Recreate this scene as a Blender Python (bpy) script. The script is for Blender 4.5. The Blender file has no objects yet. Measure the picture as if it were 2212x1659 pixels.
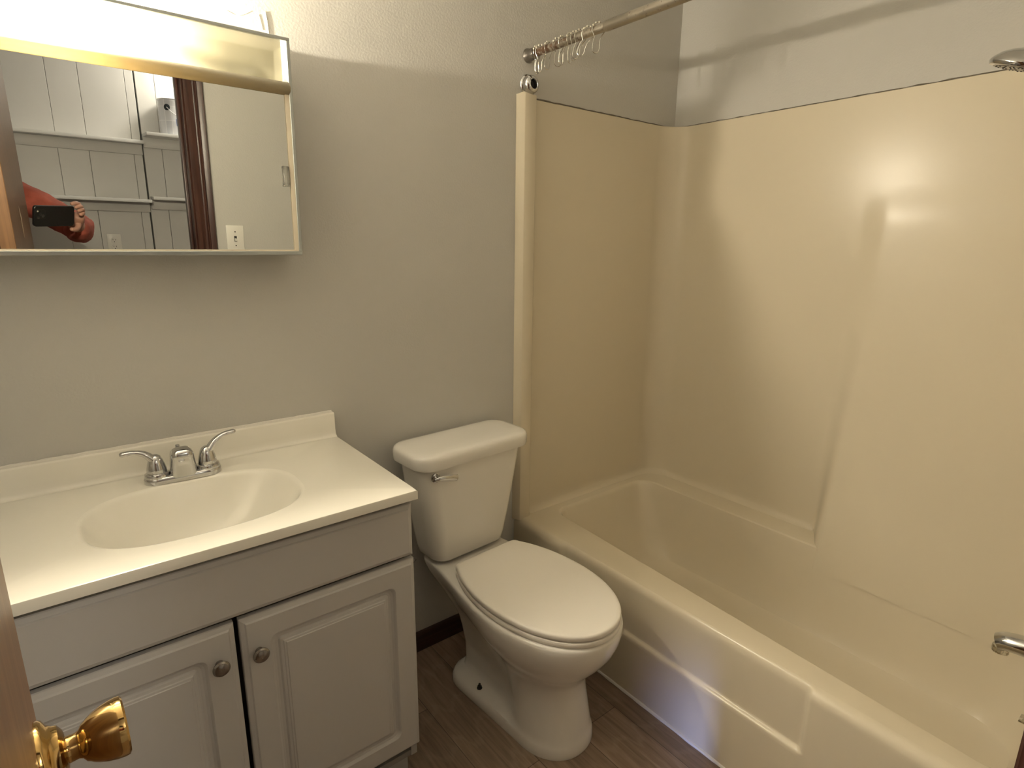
import bpy, bmesh, math, random
from mathutils import Vector, Matrix, noise
random.seed(7)
SC = bpy.context.scene
COL = SC.collection
R = math.radians
PI = math.pi

# ------------------------------------------------------------------ camera
cam_d = bpy.data.cameras.new('camera')
cam = bpy.data.objects.new('camera', cam_d)
COL.objects.link(cam)
CAM = Vector((0.0, -1.543, 1.365))
YAW, PITCH, ROLL = R(38.367), R(13.605), R(0.566)
FWD = Vector((math.sin(YAW)*math.cos(PITCH), math.cos(YAW)*math.cos(PITCH), -math.sin(PITCH)))
_r0 = Vector((math.cos(YAW), -math.sin(YAW), 0)); _u0 = _r0.cross(FWD)
RGT = _r0*math.cos(ROLL) + _u0*math.sin(ROLL)
UPV = -_r0*math.sin(ROLL) + _u0*math.cos(ROLL)
cam.matrix_world = Matrix(((RGT.x, UPV.x, -FWD.x, CAM.x), (RGT.y, UPV.y, -FWD.y, CAM.y), (RGT.z, UPV.z, -FWD.z, CAM.z), (0, 0, 0, 1)))
cam_d.sensor_fit = 'HORIZONTAL'; cam_d.sensor_width = 36.0
cam_d.lens = 36.0*1241.16/2212.0
cam_d.clip_start = 0.01; cam_d.clip_end = 50
SC.camera = cam

# ------------------------------------------------------------------ world, lights, exposure
world = bpy.data.worlds.new('world'); SC.world = world
world.use_nodes = True
world.node_tree.nodes['Background'].inputs[0].default_value = (0.55, 0.65, 0.9, 1)
world.node_tree.nodes['Background'].inputs[1].default_value = 0.0
SC.view_settings.view_transform = 'Standard'
SC.view_settings.look = 'None'
SC.view_settings.gamma = 1.0
SC.view_settings.use_curve_mapping = False
SC.view_settings.exposure = 0.22

BULB_STRENGTH = 29000.0
BULB_COLOR = (1.0, 0.915, 0.765)
DIFFUSER_CLEAR = 0.14
TOP_CLEAR = 0.17

def lamp(name, kind, loc, energy, color, size=0.3, size_y=None, target=None):
    d = bpy.data.lights.new(name, kind); d.energy = energy; d.color = color
    if kind == 'AREA':
        d.size = size
        if size_y: d.shape = 'RECTANGLE'; d.size_y = size_y
    else:
        d.shadow_soft_size = size
    o = bpy.data.objects.new(name, d); COL.objects.link(o); o.location = loc
    if target is not None:
        o.rotation_euler = (Vector(target)-Vector(loc)).to_track_quat('-Z', 'Y').to_euler()
    return o
# ceiling lamp of the hall behind the doorway; added narrow lamp for the bluish daylight patch on the tub apron
lamp('hall_ceiling_lamp', 'POINT', (0.90, -2.62, 2.27), 23.0, (1.0, 0.93, 0.82), 0.08)
lamp('daylight_patch_lamp', 'AREA', (-0.80, -2.66, 0.45), 0.22, (0.34, 0.45, 1.0), 0.08, 0.30, (1.237, -0.85, 0.02)).data.spread = R(11)

# ------------------------------------------------------------------ materials
def lin(r, g, b):
    f = lambda c: (c/255/12.92) if c/255 <= 0.04045 else ((c/255+0.055)/1.055)**2.4
    return (f(r), f(g), f(b))

def mat(name, color, rough=0.5, metal=0.0, bump=0.0, bscale=60.0, var=0.0, vscale=6.0, spec=0.5, coat=0.0, stretch=None, rvar=0.0, detail=4.0, sss=0.0):
    m = bpy.data.materials.new(name); m.use_nodes = True
    nt = m.node_tree; b = nt.nodes['Principled BSDF']
    b.inputs['Base Color'].default_value = (*color, 1)
    b.inputs['Roughness'].default_value = rough
    b.inputs['Metallic'].default_value = metal
    b.inputs['Specular IOR Level'].default_value = spec
    b.inputs['Coat Weight'].default_value = coat
    b.inputs['Coat Roughness'].default_value = 0.08
    tc = nt.nodes.new('ShaderNodeTexCoord')
    src = tc.outputs['Object']
    if stretch:
        mp = nt.nodes.new('ShaderNodeMapping'); mp.inputs['Scale'].default_value = stretch
        nt.links.new(src, mp.inputs['Vector']); src = mp.outputs['Vector']
    if var > 0 or rvar > 0:
        n = nt.nodes.new('ShaderNodeTexNoise'); n.inputs['Scale'].default_value = vscale; n.inputs['Detail'].default_value = 5
        nt.links.new(src, n.inputs['Vector'])
        if var > 0:
            rp = nt.nodes.new('ShaderNodeValToRGB')
            rp.color_ramp.elements[0].position = 0.3; rp.color_ramp.elements[1].position = 0.7
            rp.color_ramp.elements[0].color = (*[c*(1-var) for c in color], 1)
            rp.color_ramp.elements[1].color = (*[min(1, c*(1+var)) for c in color], 1)
            nt.links.new(n.outputs['Fac'], rp.inputs['Fac']); nt.links.new(rp.outputs['Color'], b.inputs['Base Color'])
        if rvar > 0:
            mr = nt.nodes.new('ShaderNodeMapRange')
            mr.inputs['From Min'].default_value = 0.35; mr.inputs['From Max'].default_value = 0.65
            mr.inputs['To Min'].default_value = max(0.02, rough-rvar); mr.inputs['To Max'].default_value = rough+rvar
            nt.links.new(n.outputs['Fac'], mr.inputs['Value']); nt.links.new(mr.outputs['Result'], b.inputs['Roughness'])
    if bump > 0:
        n2 = nt.nodes.new('ShaderNodeTexNoise'); n2.inputs['Scale'].default_value = bscale; n2.inputs['Detail'].default_value = detail
        nt.links.new(src, n2.inputs['Vector'])
        bp = nt.nodes.new('ShaderNodeBump'); bp.inputs['Strength'].default_value = bump; bp.inputs['Distance'].default_value = 0.004
        nt.links.new(n2.outputs['Fac'], bp.inputs['Height']); nt.links.new(bp.outputs['Normal'], b.inputs['Normal'])
    return m

def wood(name, c1, c2, rough=0.35, stretch=(30, 30, 1.2), scale=3.0):
    m = mat(name, c1, rough)
    nt = m.node_tree; b = nt.nodes['Principled BSDF']
    tc = nt.nodes.new('ShaderNodeTexCoord'); mp = nt.nodes.new('ShaderNodeMapping'); mp.inputs['Scale'].default_value = stretch
    nt.links.new(tc.outputs['Object'], mp.inputs['Vector'])
    n = nt.nodes.new('ShaderNodeTexNoise'); n.inputs['Scale'].default_value = scale; n.inputs['Detail'].default_value = 8; n.inputs['Distortion'].default_value = 0.6
    nt.links.new(mp.outputs['Vector'], n.inputs['Vector'])
    rp = nt.nodes.new('ShaderNodeValToRGB')
    rp.color_ramp.elements[0].position = 0.35; rp.color_ramp.elements[0].color = (*c1, 1)
    rp.color_ramp.elements[1].position = 0.68; rp.color_ramp.elements[1].color = (*c2, 1)
    nt.links.new(n.outputs['Fac'], rp.inputs['Fac']); nt.links.new(rp.outputs['Color'], b.inputs['Base Color'])
    return m

def floor_mat():
    m = mat('vinyl_plank', (0.05, 0.03, 0.02), 0.42, spec=0.35)
    nt = m.node_tree; b = nt.nodes['Principled BSDF']; L = nt.links.new
    tc = nt.nodes.new('ShaderNodeTexCoord')
    mp = nt.nodes.new('ShaderNodeMapping'); mp.inputs['Rotation'].default_value = (0, 0, R(90)); mp.inputs['Location'].default_value = (0.33, 0.05, 0)
    L(tc.outputs['Object'], mp.inputs['Vector'])
    br = nt.nodes.new('ShaderNodeTexBrick')
    br.offset = 0.37; br.inputs['Scale'].default_value = 1.0
    br.inputs['Brick Width'].default_value = 0.92; br.inputs['Row Height'].default_value = 0.152
    br.inputs['Mortar Size'].default_value = 0.0012; br.inputs['Mortar Smooth'].default_value = 0.3
    br.inputs['Color1'].default_value = (0.80, 0.80, 0.80, 1); br.inputs['Color2'].default_value = (1.18, 1.18, 1.18, 1); br.inputs['Mortar'].default_value = (0.42, 0.42, 0.42, 1)
    L(mp.outputs['Vector'], br.inputs['Vector'])
    mg = nt.nodes.new('ShaderNodeMapping'); mg.inputs['Scale'].default_value = (26, 1.7, 1)
    L(tc.outputs['Object'], mg.inputs['Vector'])
    n = nt.nodes.new('ShaderNodeTexNoise'); n.inputs['Scale'].default_value = 2.0; n.inputs['Detail'].default_value = 9; n.inputs['Distortion'].default_value = 1.1
    L(mg.outputs['Vector'], n.inputs['Vector'])
    rp = nt.nodes.new('ShaderNodeValToRGB')
    rp.color_ramp.elements[0].position = 0.3; rp.color_ramp.elements[0].color = (0.175, 0.122, 0.084, 1)
    rp.color_ramp.elements[1].position = 0.72; rp.color_ramp.elements[1].color = (0.33, 0.24, 0.175, 1)
    L(n.outputs['Fac'], rp.inputs['Fac'])
    # pale cathedral grain
    mw = nt.nodes.new('ShaderNodeMapping'); mw.inputs['Scale'].default_value = (9, 1.0, 1); mw.inputs['Location'].default_value = (0.4, 0.2, 0)
    L(tc.outputs['Object'], mw.inputs['Vector'])
    wv = nt.nodes.new('ShaderNodeTexWave'); wv.wave_type = 'RINGS'; wv.inputs['Scale'].default_value = 2.2; wv.inputs['Distortion'].default_value = 5.0; wv.inputs['Detail'].default_value = 3; wv.inputs['Detail Scale'].default_value = 1.2
    L(mw.outputs['Vector'], wv.inputs['Vector'])
    r2 = nt.nodes.new('ShaderNodeValToRGB')
    r2.color_ramp.elements[0].position = 0.88; r2.color_ramp.elements[0].color = (0, 0, 0, 1)
    r2.color_ramp.elements[1].position = 1.0; r2.color_ramp.elements[1].color = (0.14, 0.14, 0.14, 1)
    L(wv.outputs['Fac'], r2.inputs['Fac'])
    mx = nt.nodes.new('ShaderNodeMix'); mx.data_type = 'RGBA'; mx.blend_type = 'MIX'
    L(r2.outputs['Color'], mx.inputs[0]); L(rp.outputs['Color'], mx.inputs[6]); mx.inputs[7].default_value = (0.45, 0.37, 0.29, 1)
    ml = nt.nodes.new('ShaderNodeMix'); ml.data_type = 'RGBA'; ml.blend_type = 'MULTIPLY'; ml.inputs[0].default_value = 1
    L(mx.outputs[2], ml.inputs[6]); L(br.outputs['Color'], ml.inputs[7])
    L(ml.outputs[2], b.inputs['Base Color'])
    return m

M = {}
M['wall'] = mat('greige_wall_paint', (0.56, 0.545, 0.51), 0.50, bump=0.18, bscale=170, var=0.015, vscale=3, spec=0.4)
M['ceiling'] = mat('white_ceiling_paint', (0.92, 0.91, 0.88), 0.8, bump=0.2, bscale=90)
M['floor'] = floor_mat()
M['hallwall'] = mat('white_panel_paint', (0.66, 0.65, 0.62), 0.42, bump=0.05, bscale=30, var=0.02)
M['shelf'] = mat('white_shelf_paint', (0.72, 0.72, 0.70), 0.4)
M['mahogany'] = wood('mahogany_stain', (0.030, 0.010, 0.007), (0.066, 0.024, 0.016), 0.32, (40, 40, 1.5))
M['darkwood'] = wood('dark_baseboard_stain', (0.030, 0.014, 0.010), (0.055, 0.026, 0.018), 0.4, (1.5, 40, 40))
M['door'] = wood('brown_door_veneer', (0.135, 0.068, 0.030), (0.20, 0.105, 0.048), 0.38, (60, 26, 0.9), 2.0)
M['doorpale'] = mat('pale_door_patch', (0.42, 0.32, 0.22), 0.6, var=0.15, vscale=60)
M['counter'] = mat('cultured_marble', (0.86, 0.83, 0.745), 0.22, var=0.01, vscale=8, spec=0.5, coat=0.15)
M['caulk'] = mat('white_caulk', (0.78, 0.75, 0.68), 0.45, bump=0.4, bscale=60)
M['greycaulk'] = mat('grey_caulk_gap', (0.17, 0.145, 0.11), 0.7, bump=0.4, bscale=80)
M['cabinet'] = mat('white_thermofoil', (0.55, 0.535, 0.52), 0.40, spec=0.4)
M['carcass'] = mat('cabinet_interior_board', (0.30, 0.28, 0.26), 0.7)
M['cabside'] = mat('grey_cabinet_side', (0.45, 0.44, 0.42), 0.5)
M['chrome'] = mat('chrome', (0.58, 0.58, 0.58), 0.07, 1.0, rvar=0.03, vscale=40)
M['dullchrome'] = mat('spotted_chrome', (0.60, 0.58, 0.53), 0.26, 1.0, rvar=0.12, vscale=120, var=0.25)
M['nickel'] = mat('dark_brushed_nickel', (0.30, 0.275, 0.25), 0.30, 1.0, rvar=0.06, vscale=50)
M['brass'] = mat('polished_brass', (0.56, 0.37, 0.145), 0.10, 1.0, rvar=0.03, vscale=30)
M['porcelain'] = mat('white_porcelain', (0.86, 0.83, 0.775), 0.12, spec=0.5, coat=0.2)
M['seat'] = mat('white_seat_plastic', (0.90, 0.855, 0.78), 0.32, spec=0.45)
M['tub'] = mat('bone_fiberglass', (0.70, 0.625, 0.485), 0.25, bump=0.012, bscale=9, spec=0.28, detail=2.0)
M['alu'] = mat('dull_aluminium', (0.42, 0.44, 0.43), 0.33, 1.0)
M['whitemetal'] = mat('white_enamel', (0.78, 0.75, 0.66), 0.35)
M['darkmetal'] = mat('darkened_enamel', (0.07, 0.065, 0.045), 0.5)  # cabinet body colour darkened so the light strip glows less
M['cream'] = mat('cream_plastic', (0.78, 0.70, 0.55), 0.35)
M['plasticwhite'] = mat('white_plastic', (0.80, 0.78, 0.72), 0.35)
M['hole'] = mat('dark_slot', (0.02, 0.018, 0.016), 0.7)
M['hose'] = mat('grey_braided_hose', (0.22, 0.21, 0.20), 0.45, 0.6, bump=0.5, bscale=300)
M['sleeve'] = mat('orange_red_shirt', (0.36, 0.085, 0.055), 0.85, bump=0.5, bscale=22, var=0.25, vscale=14)
M['skin'] = mat('skin', (0.52, 0.28, 0.20), 0.5, var=0.08, vscale=30)
M['trousers'] = mat('dark_denim', (0.03, 0.035, 0.05), 0.85, bump=0.3, bscale=200)
M['hair'] = mat('brown_hair', (0.035, 0.022, 0.014), 0.6, bump=0.5, bscale=120)
M['eye'] = mat('eye_dark', (0.03, 0.02, 0.015), 0.2)
M['phone'] = mat('black_phone_case', (0.012, 0.012, 0.012), 0.35)
M['lens'] = mat('phone_lens_glass', (0.01, 0.012, 0.016), 0.05, coat=0.5)
M['flash'] = mat('phone_flash_window', (0.75, 0.72, 0.6), 0.3)
M['wire'] = mat('chrome_wire', (0.55, 0.53, 0.48), 0.22, 1.0)
M['bead'] = mat('pearl_bead', (0.56, 0.52, 0.43), 0.3)

# rusty, worn chrome rod
def rod_mat():
    m = mat('rust_spotted_rod', (0.66, 0.60, 0.50), 0.3, 1.0)
    nt = m.node_tree; b = nt.nodes['Principled BSDF']; L = nt.links.new
    tc = nt.nodes.new('ShaderNodeTexCoord')
    n = nt.nodes.new('ShaderNodeTexNoise'); n.inputs['Scale'].default_value = 75; n.inputs['Detail'].default_value = 6
    L(tc.outputs['Object'], n.inputs['Vector'])
    sp = nt.nodes.new('ShaderNodeSeparateXYZ'); L(tc.outputs['Object'], sp.inputs[0])
    mr = nt.nodes.new('ShaderNodeMapRange'); mr.inputs['From Min'].default_value = -0.36; mr.inputs['From Max'].default_value = -0.05
    mr.inputs['To Min'].default_value = -0.10; mr.inputs['To Max'].default_value = 0.16
    L(sp.outputs['Y'], mr.inputs['Value'])
    ad = nt.nodes.new('ShaderNodeMath'); ad.operation = 'ADD'; L(n.outputs['Fac'], ad.inputs[0]); L(mr.outputs['Result'], ad.inputs[1])
    rp = nt.nodes.new('ShaderNodeValToRGB')
    rp.color_ramp.elements[0].position = 0.5; rp.color_ramp.elements[0].color = (0.50, 0.46, 0.39, 1)
    rp.color_ramp.elements[1].position = 0.66; rp.color_ramp.elements[1].color = (0.10, 0.055, 0.03, 1)
    L(ad.outputs[0], rp.inputs['Fac']); L(rp.outputs['Color'], b.inputs['Base Color'])
    r2 = nt.nodes.new('ShaderNodeMapRange'); r2.inputs['From Min'].default_value = 0.5; r2.inputs['From Max'].default_value = 0.66
    r2.inputs['To Min'].default_value = 1.0; r2.inputs['To Max'].default_value = 0.15
    L(ad.outputs[0], r2.inputs['Value']); L(r2.outputs['Result'], b.inputs['Metallic'])
    return m
M['rod'] = rod_mat()

def mirror_mat():
    m = mat('mirror_glass', (0.56, 0.56, 0.53), 0.0, 1.0)
    return m
M['mirror'] = mirror_mat()

def clear_mat():
    m = mat('clear_plastic', (0.95, 0.95, 0.92), 0.06)
    b = m.node_tree.nodes['Principled BSDF']; b.inputs['Transmission Weight'].default_value = 0.92; b.inputs['IOR'].default_value = 1.46
    return m
M['clear'] = clear_mat()

def diffuser_mat(name, clear, col):
    m = bpy.data.materials.new(name); m.use_nodes = True
    nt = m.node_tree; L = nt.links.new; nt.nodes.clear()
    out = nt.nodes.new('ShaderNodeOutputMaterial')
    tr = nt.nodes.new('ShaderNodeBsdfTranslucent'); tr.inputs['Color'].default_value = (*col, 1)
    tp = nt.nodes.new('ShaderNodeBsdfTransparent'); tp.inputs['Color'].default_value = (1.0, 0.98, 0.92, 1)
    df = nt.nodes.new('ShaderNodeBsdfDiffuse'); df.inputs['Color'].default_value = (0.75, 0.71, 0.58, 1)
    m1 = nt.nodes.new('ShaderNodeMixShader'); m1.inputs[0].default_value = 0.22
    L(tr.outputs[0], m1.inputs[1]); L(df.outputs[0], m1.inputs[2])
    m2 = nt.nodes.new('ShaderNodeMixShader'); m2.inputs[0].default_value = clear
    L(m1.outputs[0], m2.inputs[1]); L(tp.outputs[0], m2.inputs[2])
    L(m2.outputs[0], out.inputs['Surface'])
    return m
M['diffuser'] = diffuser_mat('yellowed_light_diffuser', DIFFUSER_CLEAR, (0.13, 0.117, 0.075))
M['topdimmer'] = diffuser_mat('added_top_dimmer', TOP_CLEAR, (0.93, 0.90, 0.80))  # added sheet that weakens the light rising from the strip
M['rail'] = diffuser_mat('cream_translucent_rail', 0.0, (0.22, 0.18, 0.11))

def emit_mat(name, color, strength):
    m = bpy.data.materials.new(name); m.use_nodes = True
    nt = m.node_tree; nt.nodes.clear()
    out = nt.nodes.new('ShaderNodeOutputMaterial'); e = nt.nodes.new('ShaderNodeEmission')
    e.inputs[0].default_value = (*color, 1); e.inputs[1].default_value = strength
    nt.links.new(e.outputs[0], out.inputs['Surface'])
    return m
M['bulb'] = emit_mat('lit_bulb_glass', BULB_COLOR, BULB_STRENGTH)

def can_label_mat():
    """white paint-can label: grey print panels, blue band, dark dots."""
    m = mat('paint_can_label', (0.75, 0.76, 0.78), 0.3)
    nt = m.node_tree; b = nt.nodes['Principled BSDF']; L = nt.links.new
    tc = nt.nodes.new('ShaderNodeTexCoord')
    br = nt.nodes.new('ShaderNodeTexBrick'); br.inputs['Scale'].default_value = 1
    br.inputs['Brick Width'].default_value = 0.030; br.inputs['Row Height'].default_value = 0.075; br.inputs['Mortar Size'].default_value = 0.002; br.offset = 0.0
    br.inputs['Color1'].default_value = (0.64, 0.66, 0.70, 1); br.inputs['Color2'].default_value = (0.72, 0.73, 0.76, 1); br.inputs['Mortar'].default_value = (0.84, 0.85, 0.87, 1)
    mp = nt.nodes.new('ShaderNodeMapping'); mp.inputs['Rotation'].default_value = (R(90), 0, 0)
    L(tc.outputs['Object'], mp.inputs['Vector']); L(mp.outputs['Vector'], br.inputs['Vector'])
    L(br.outputs['Color'], b.inputs['Base Color'])
    return m
M['canlabel'] = can_label_mat()
M['canmetal'] = mat('tin_plate', (0.62, 0.62, 0.62), 0.25, 1.0)
M['canblue'] = mat('blue_label_print', (0.05, 0.11, 0.30), 0.4)
M['candark'] = mat('dark_label_print', (0.03, 0.04, 0.045), 0.4)

# ------------------------------------------------------------------ helpers
def link(name, me, m=None, parent=None):
    o = bpy.data.objects.new(name, me); COL.objects.link(o)
    if m is not None: me.materials.append(m)
    if parent is not None: o.parent = parent
    return o

def fin(bm, name, m, parent=None, ang=35, smooth=True, local=None):
    """bmesh -> ONE object. local: world origin to subtract (for parts of an Empty)."""
    bmesh.ops.recalc_face_normals(bm, faces=bm.faces[:])
    if smooth:
        for f in bm.faces: f.smooth = True
        for e in bm.edges:
            if len(e.link_faces) == 2:
                e.smooth = e.calc_face_angle(0) < R(ang)
    me = bpy.data.meshes.new(name)
    bm.to_mesh(me); bm.free()
    o = link(name, me, m, parent)
    if parent is not None and local is None:
        o.matrix_parent_inverse = parent.matrix_basis.inverted()
    return o

def thing(name, label, cat, loc=(0, 0, 0), rz=0.0, group=None):
    o = bpy.data.objects.new(name, None); COL.objects.link(o)
    o.empty_display_size = 0.05
    o.location = loc; o.rotation_euler = (0, 0, rz)
    o['label'] = label; o['category'] = cat
    if group: o['group'] = group
    return o

def tag(o, label, cat, group=None):
    o['label'] = label; o['category'] = cat
    if group: o['group'] = group
    return o

def structure(o, label, cat='room'):
    o['kind'] = 'structure'; o['label'] = label; o['category'] = cat
    return o

def box(bm, x0, x1, y0, y1, z0, z1, bev=0.0, seg=2):
    b2 = bmesh.new()
    bmesh.ops.create_cube(b2, size=1.0)
    for v in b2.verts:
        v.co = Vector(((x0+x1)/2 + v.co.x*(x1-x0), (y0+y1)/2 + v.co.y*(y1-y0), (z0+z1)/2 + v.co.z*(z1-z0)))
    if bev > 0:
        bmesh.ops.bevel(b2, geom=b2.edges[:], offset=bev, segments=seg, profile=0.5, affect='EDGES')
    merge(bm, b2)

def merge(bm, b2, mtx=None):
    if mtx is not None: bmesh.ops.transform(b2, matrix=mtx, verts=b2.verts[:])
    mp = {}
    for v in b2.verts: mp[v] = bm.verts.new(v.co)
    for f in b2.faces:
        try: bm.faces.new([mp[v] for v in f.verts])
        except ValueError: pass
    b2.free()

def loft(bm, loops, cap0=True, cap1=True, closed=True):
    vs = [[bm.verts.new(p) for p in lp] for lp in loops]
    n = len(loops[0])
    for a, b in zip(vs[:-1], vs[1:]):
        rng = range(n) if closed else range(n-1)
        for i in rng:
            j = (i+1) % n
            bm.faces.new((a[i], a[j], b[j], b[i]))
    if cap0: bm.faces.new(list(reversed(vs[0])))
    if cap1: bm.faces.new(vs[-1])
    return vs

def lathe(bm, prof, n=32, mtx=None):
    """prof: [(r,z)]; revolve about z."""
    b2 = bmesh.new()
    rings = []
    for r, z in prof:
        if r < 1e-6: rings.append([b2.verts.new((0, 0, z))])
        else: rings.append([b2.verts.new((r*math.cos(2*PI*i/n), r*math.sin(2*PI*i/n), z)) for i in range(n)])
    for a, b in zip(rings[:-1], rings[1:]):
        if len(a) == 1 and len(b) == 1: continue
        for i in range(n):
            j = (i+1) % n
            if len(a) == 1: b2.faces.new((a[0], b[j], b[i]))
            elif len(b) == 1: b2.faces.new((a[i], a[j], b[0]))
            else: b2.faces.new((a[i], a[j], b[j], b[i]))
    if len(rings[0]) > 1: b2.faces.new(list(reversed(rings[0])))
    if len(rings[-1]) > 1: b2.faces.new(rings[-1])
    merge(bm, b2, mtx)

def axis_mtx(origin, direction):
    q = Vector((0, 0, 1)).rotation_difference(Vector(direction).normalized())
    return Matrix.Translation(Vector(origin)) @ q.to_matrix().to_4x4()

def tube(bm, pts, rad, n=10, closed=False, flat=1.0, up=None, cap=True):
    """sweep a circle (or ellipse: flat = second radius / first) along pts; rad number or list."""
    pts = [Vector(p) for p in pts]; N = len(pts)
    if not hasattr(rad, '__len__'): rad = [rad]*N
    tang = []
    for i in range(N):
        if closed: t = pts[(i+1) % N]-pts[i-1]
        elif i == 0: t = pts[1]-pts[0]
        elif i == N-1: t = pts[-1]-pts[-2]
        else: t = pts[i+1]-pts[i-1]
        tang.append(t.normalized())
    nrm = Vector(up) if up is not None else (Vector((0, 0, 1)) if abs(tang[0].z) < 0.9 else Vector((1, 0, 0)))
    loops = []
    for i in range(N):
        t = tang[i]
        nrm = (nrm - t*nrm.dot(t)).normalized()
        bi = t.cross(nrm)
        loops.append([pts[i] + bi*(rad[i]*math.cos(2*PI*k/n)) + nrm*(rad[i]*flat*math.sin(2*PI*k/n)) for k in range(n)])
    if closed:
        loops.append(loops[0])
        vs = [[bm.verts.new(p) for p in lp] for lp in loops[:-1]]
        for i in range(N):
            a, b = vs[i], vs[(i+1) % N]
            for k in range(n):
                bm.faces.new((a[k], a[(k+1) % n], b[(k+1) % n], b[k]))
    else:
        loft(bm, loops, cap, cap)

def smoothpath(pts, sub=6, closed=False):
    """Catmull-Rom through pts."""
    P = [Vector(p) for p in pts]; out = []
    n = len(P)
    rng = range(n) if closed else range(n-1)
    for i in rng:
        p0 = P[(i-1) % n] if (closed or i > 0) else P[0]*2-P[1]
        p1 = P[i]; p2 = P[(i+1) % n]
        p3 = P[(i+2) % n] if (closed or i+2 < n) else P[-1]*2-P[-2]
        for k in range(sub):
            t = k/sub
            out.append(0.5*((2*p1)+(p2-p0)*t+(2*p0-5*p1+4*p2-p3)*t*t+(3*p1-p0-3*p2+p3)*t**3))
    if not closed: out.append(P[-1])
    return out

def sphere(bm, c, r, u=14, v=8, sc=(1, 1, 1)):
    b2 = bmesh.new(); bmesh.ops.create_uvsphere(b2, u_segments=u, v_segments=v, radius=r)
    merge(bm, b2, Matrix.Translation(Vector(c)) @ Matrix.Diagonal((*sc, 1)))

def rrect(x0, x1, y0, y1, r, n=5):
    """rounded rectangle points ccw (2-D)."""
    out = []
    for cx, cy, a0 in ((x1-r, y1-r, 0), (x0+r, y1-r, 90), (x0+r, y0+r, 180), (x1-r, y0+r, 270)):
        for i in range(n+1):
            a = R(a0+90*i/n); out.append((cx+r*math.cos(a), cy+r*math.sin(a)))
    return out

def sstep(a, b, x):
    t = min(1.0, max(0.0, (x-a)/(b-a))); return t*t*(3-2*t)

def rpoly(corners, radii, n=8, m=10):
    """rounded convex polygon in 2-D with m points along each edge (excluding arcs)."""
    out = []; N = len(corners)
    arcs = []
    for i in range(N):
        p = Vector(corners[i]); a = (Vector(corners[i-1])-p).normalized(); b = (Vector(corners[(i+1) % N])-p).normalized()
        ang = math.acos(max(-1, min(1, a.dot(b)))); d = radii[i]/math.tan(ang/2)
        s = p+a*d; e = p+b*d; c = p+(a+b).normalized()*(radii[i]/math.sin(ang/2))
        a0 = math.atan2(s.y-c.y, s.x-c.x); a1 = math.atan2(e.y-c.y, e.x-c.x)
        while a1-a0 > PI: a1 -= 2*PI
        while a1-a0 < -PI: a1 += 2*PI
        arcs.append([Vector((c.x+radii[i]*math.cos(a0+(a1-a0)*k/n), c.y+radii[i]*math.sin(a0+(a1-a0)*k/n))) for k in range(n+1)])
    for i in range(N):
        out += arcs[i]
        s = arcs[i][-1]; e = arcs[(i+1) % N][0]
        for k in range(1, m): out.append(s+(e-s)*(k/m))
    return out

def dup(root, loc=None, rot=None, label=None):
    r = root.copy(); COL.objects.link(r)
    if loc is not None: r.location = loc
    if rot is not None: r.rotation_euler = rot
    if label: r['label'] = label
    for ch in list(root.children):
        c = ch.copy(); COL.objects.link(c); c.parent = r
        for g in list(ch.children):
            d = g.copy(); COL.objects.link(d); d.parent = c
    return r

# ------------------------------------------------------------------ the room
XL, XR, YF, CEIL = -0.22, 2.037, -1.52, 2.33
HY = -2.90                      # panelled wall of the hall
DX0, DX1, DH = -0.070, 0.510, 2.03

bm = bmesh.new(); box(bm, XL-0.1, XR+0.1, 0.0, 0.10, 0, CEIL)
structure(fin(bm, 'wall_back', M['wall']), 'greige painted wall behind the mirror cabinet and toilet', 'wall')
bm = bmesh.new(); box(bm, XR, XR+0.10, YF-0.11, 0.0, 0, CEIL)
structure(fin(bm, 'wall_right', M['wall']), 'greige painted wall above the long side of the tub', 'wall')
bm = bmesh.new(); box(bm, XL-0.10, XL, YF-0.11, 0.0, 0, CEIL)
structure(fin(bm, 'wall_left', M['wall']), 'greige painted wall at the left end of the vanity', 'wall')
bm = bmesh.new()
box(bm, XL, DX0-0.012, YF-0.11, YF, 0, CEIL); box(bm, DX1+0.012, XR, YF-0.11, YF, 0, CEIL); box(bm, DX0-0.012, DX1+0.012, YF-0.11, YF, DH+0.012, CEIL)
structure(fin(bm, 'wall_front', M['wall']), 'greige painted wall with the doorway, seen in the mirror', 'wall')
bm = bmesh.new(); box(bm, -1.8, XR+0.1, -3.0, 0.1, -0.06, 0.0)
structure(fin(bm, 'floor', M['floor']), 'dark brown wood look vinyl plank floor', 'floor')
bm = bmesh.new(); box(bm, -1.8, XR+0.1, -3.0, 0.1, CEIL, CEIL+0.06)
structure(fin(bm, 'ceiling', M['ceiling']), 'white ceiling over bathroom and hall', 'ceiling')

# baseboard behind the toilet
bm = bmesh.new()
box(bm, 0.575, 1.232, -0.013, 0.0, 0.0, 0.072, 0.002)
structure(fin(bm, 'baseboard_back', M['darkwood']), 'dark stained baseboard behind the toilet', 'baseboard')

# paint drips on the wall over the mirror cabinet
bm = bmesh.new()
tube(bm, smoothpath([(0.4755, -0.0008, 1.888), (0.478, -0.001, 1.870), (0.4795, -0.001, 1.845), (0.480, -0.001, 1.815)], 6), [0.0024]*19, 6, flat=0.7)
tube(bm, smoothpath([(0.461, -0.0003, 1.879), (0.4645, -0.0004, 1.862), (0.467, -0.0003, 1.848)], 5), 0.0013, 6)
tube(bm, smoothpath([(0.392, -0.0003, 1.871), (0.402, -0.0004, 1.868), (0.411, -0.0004, 1.866), (0.428, -0.0003, 1.872), (0.444, -0.0003, 1.882)], 4), 0.0012, 6)
structure(fin(bm, 'trim_1', M['caulk']), 'dried white paint drips on the wall above the mirror cabinet', 'paint drips')

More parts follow.
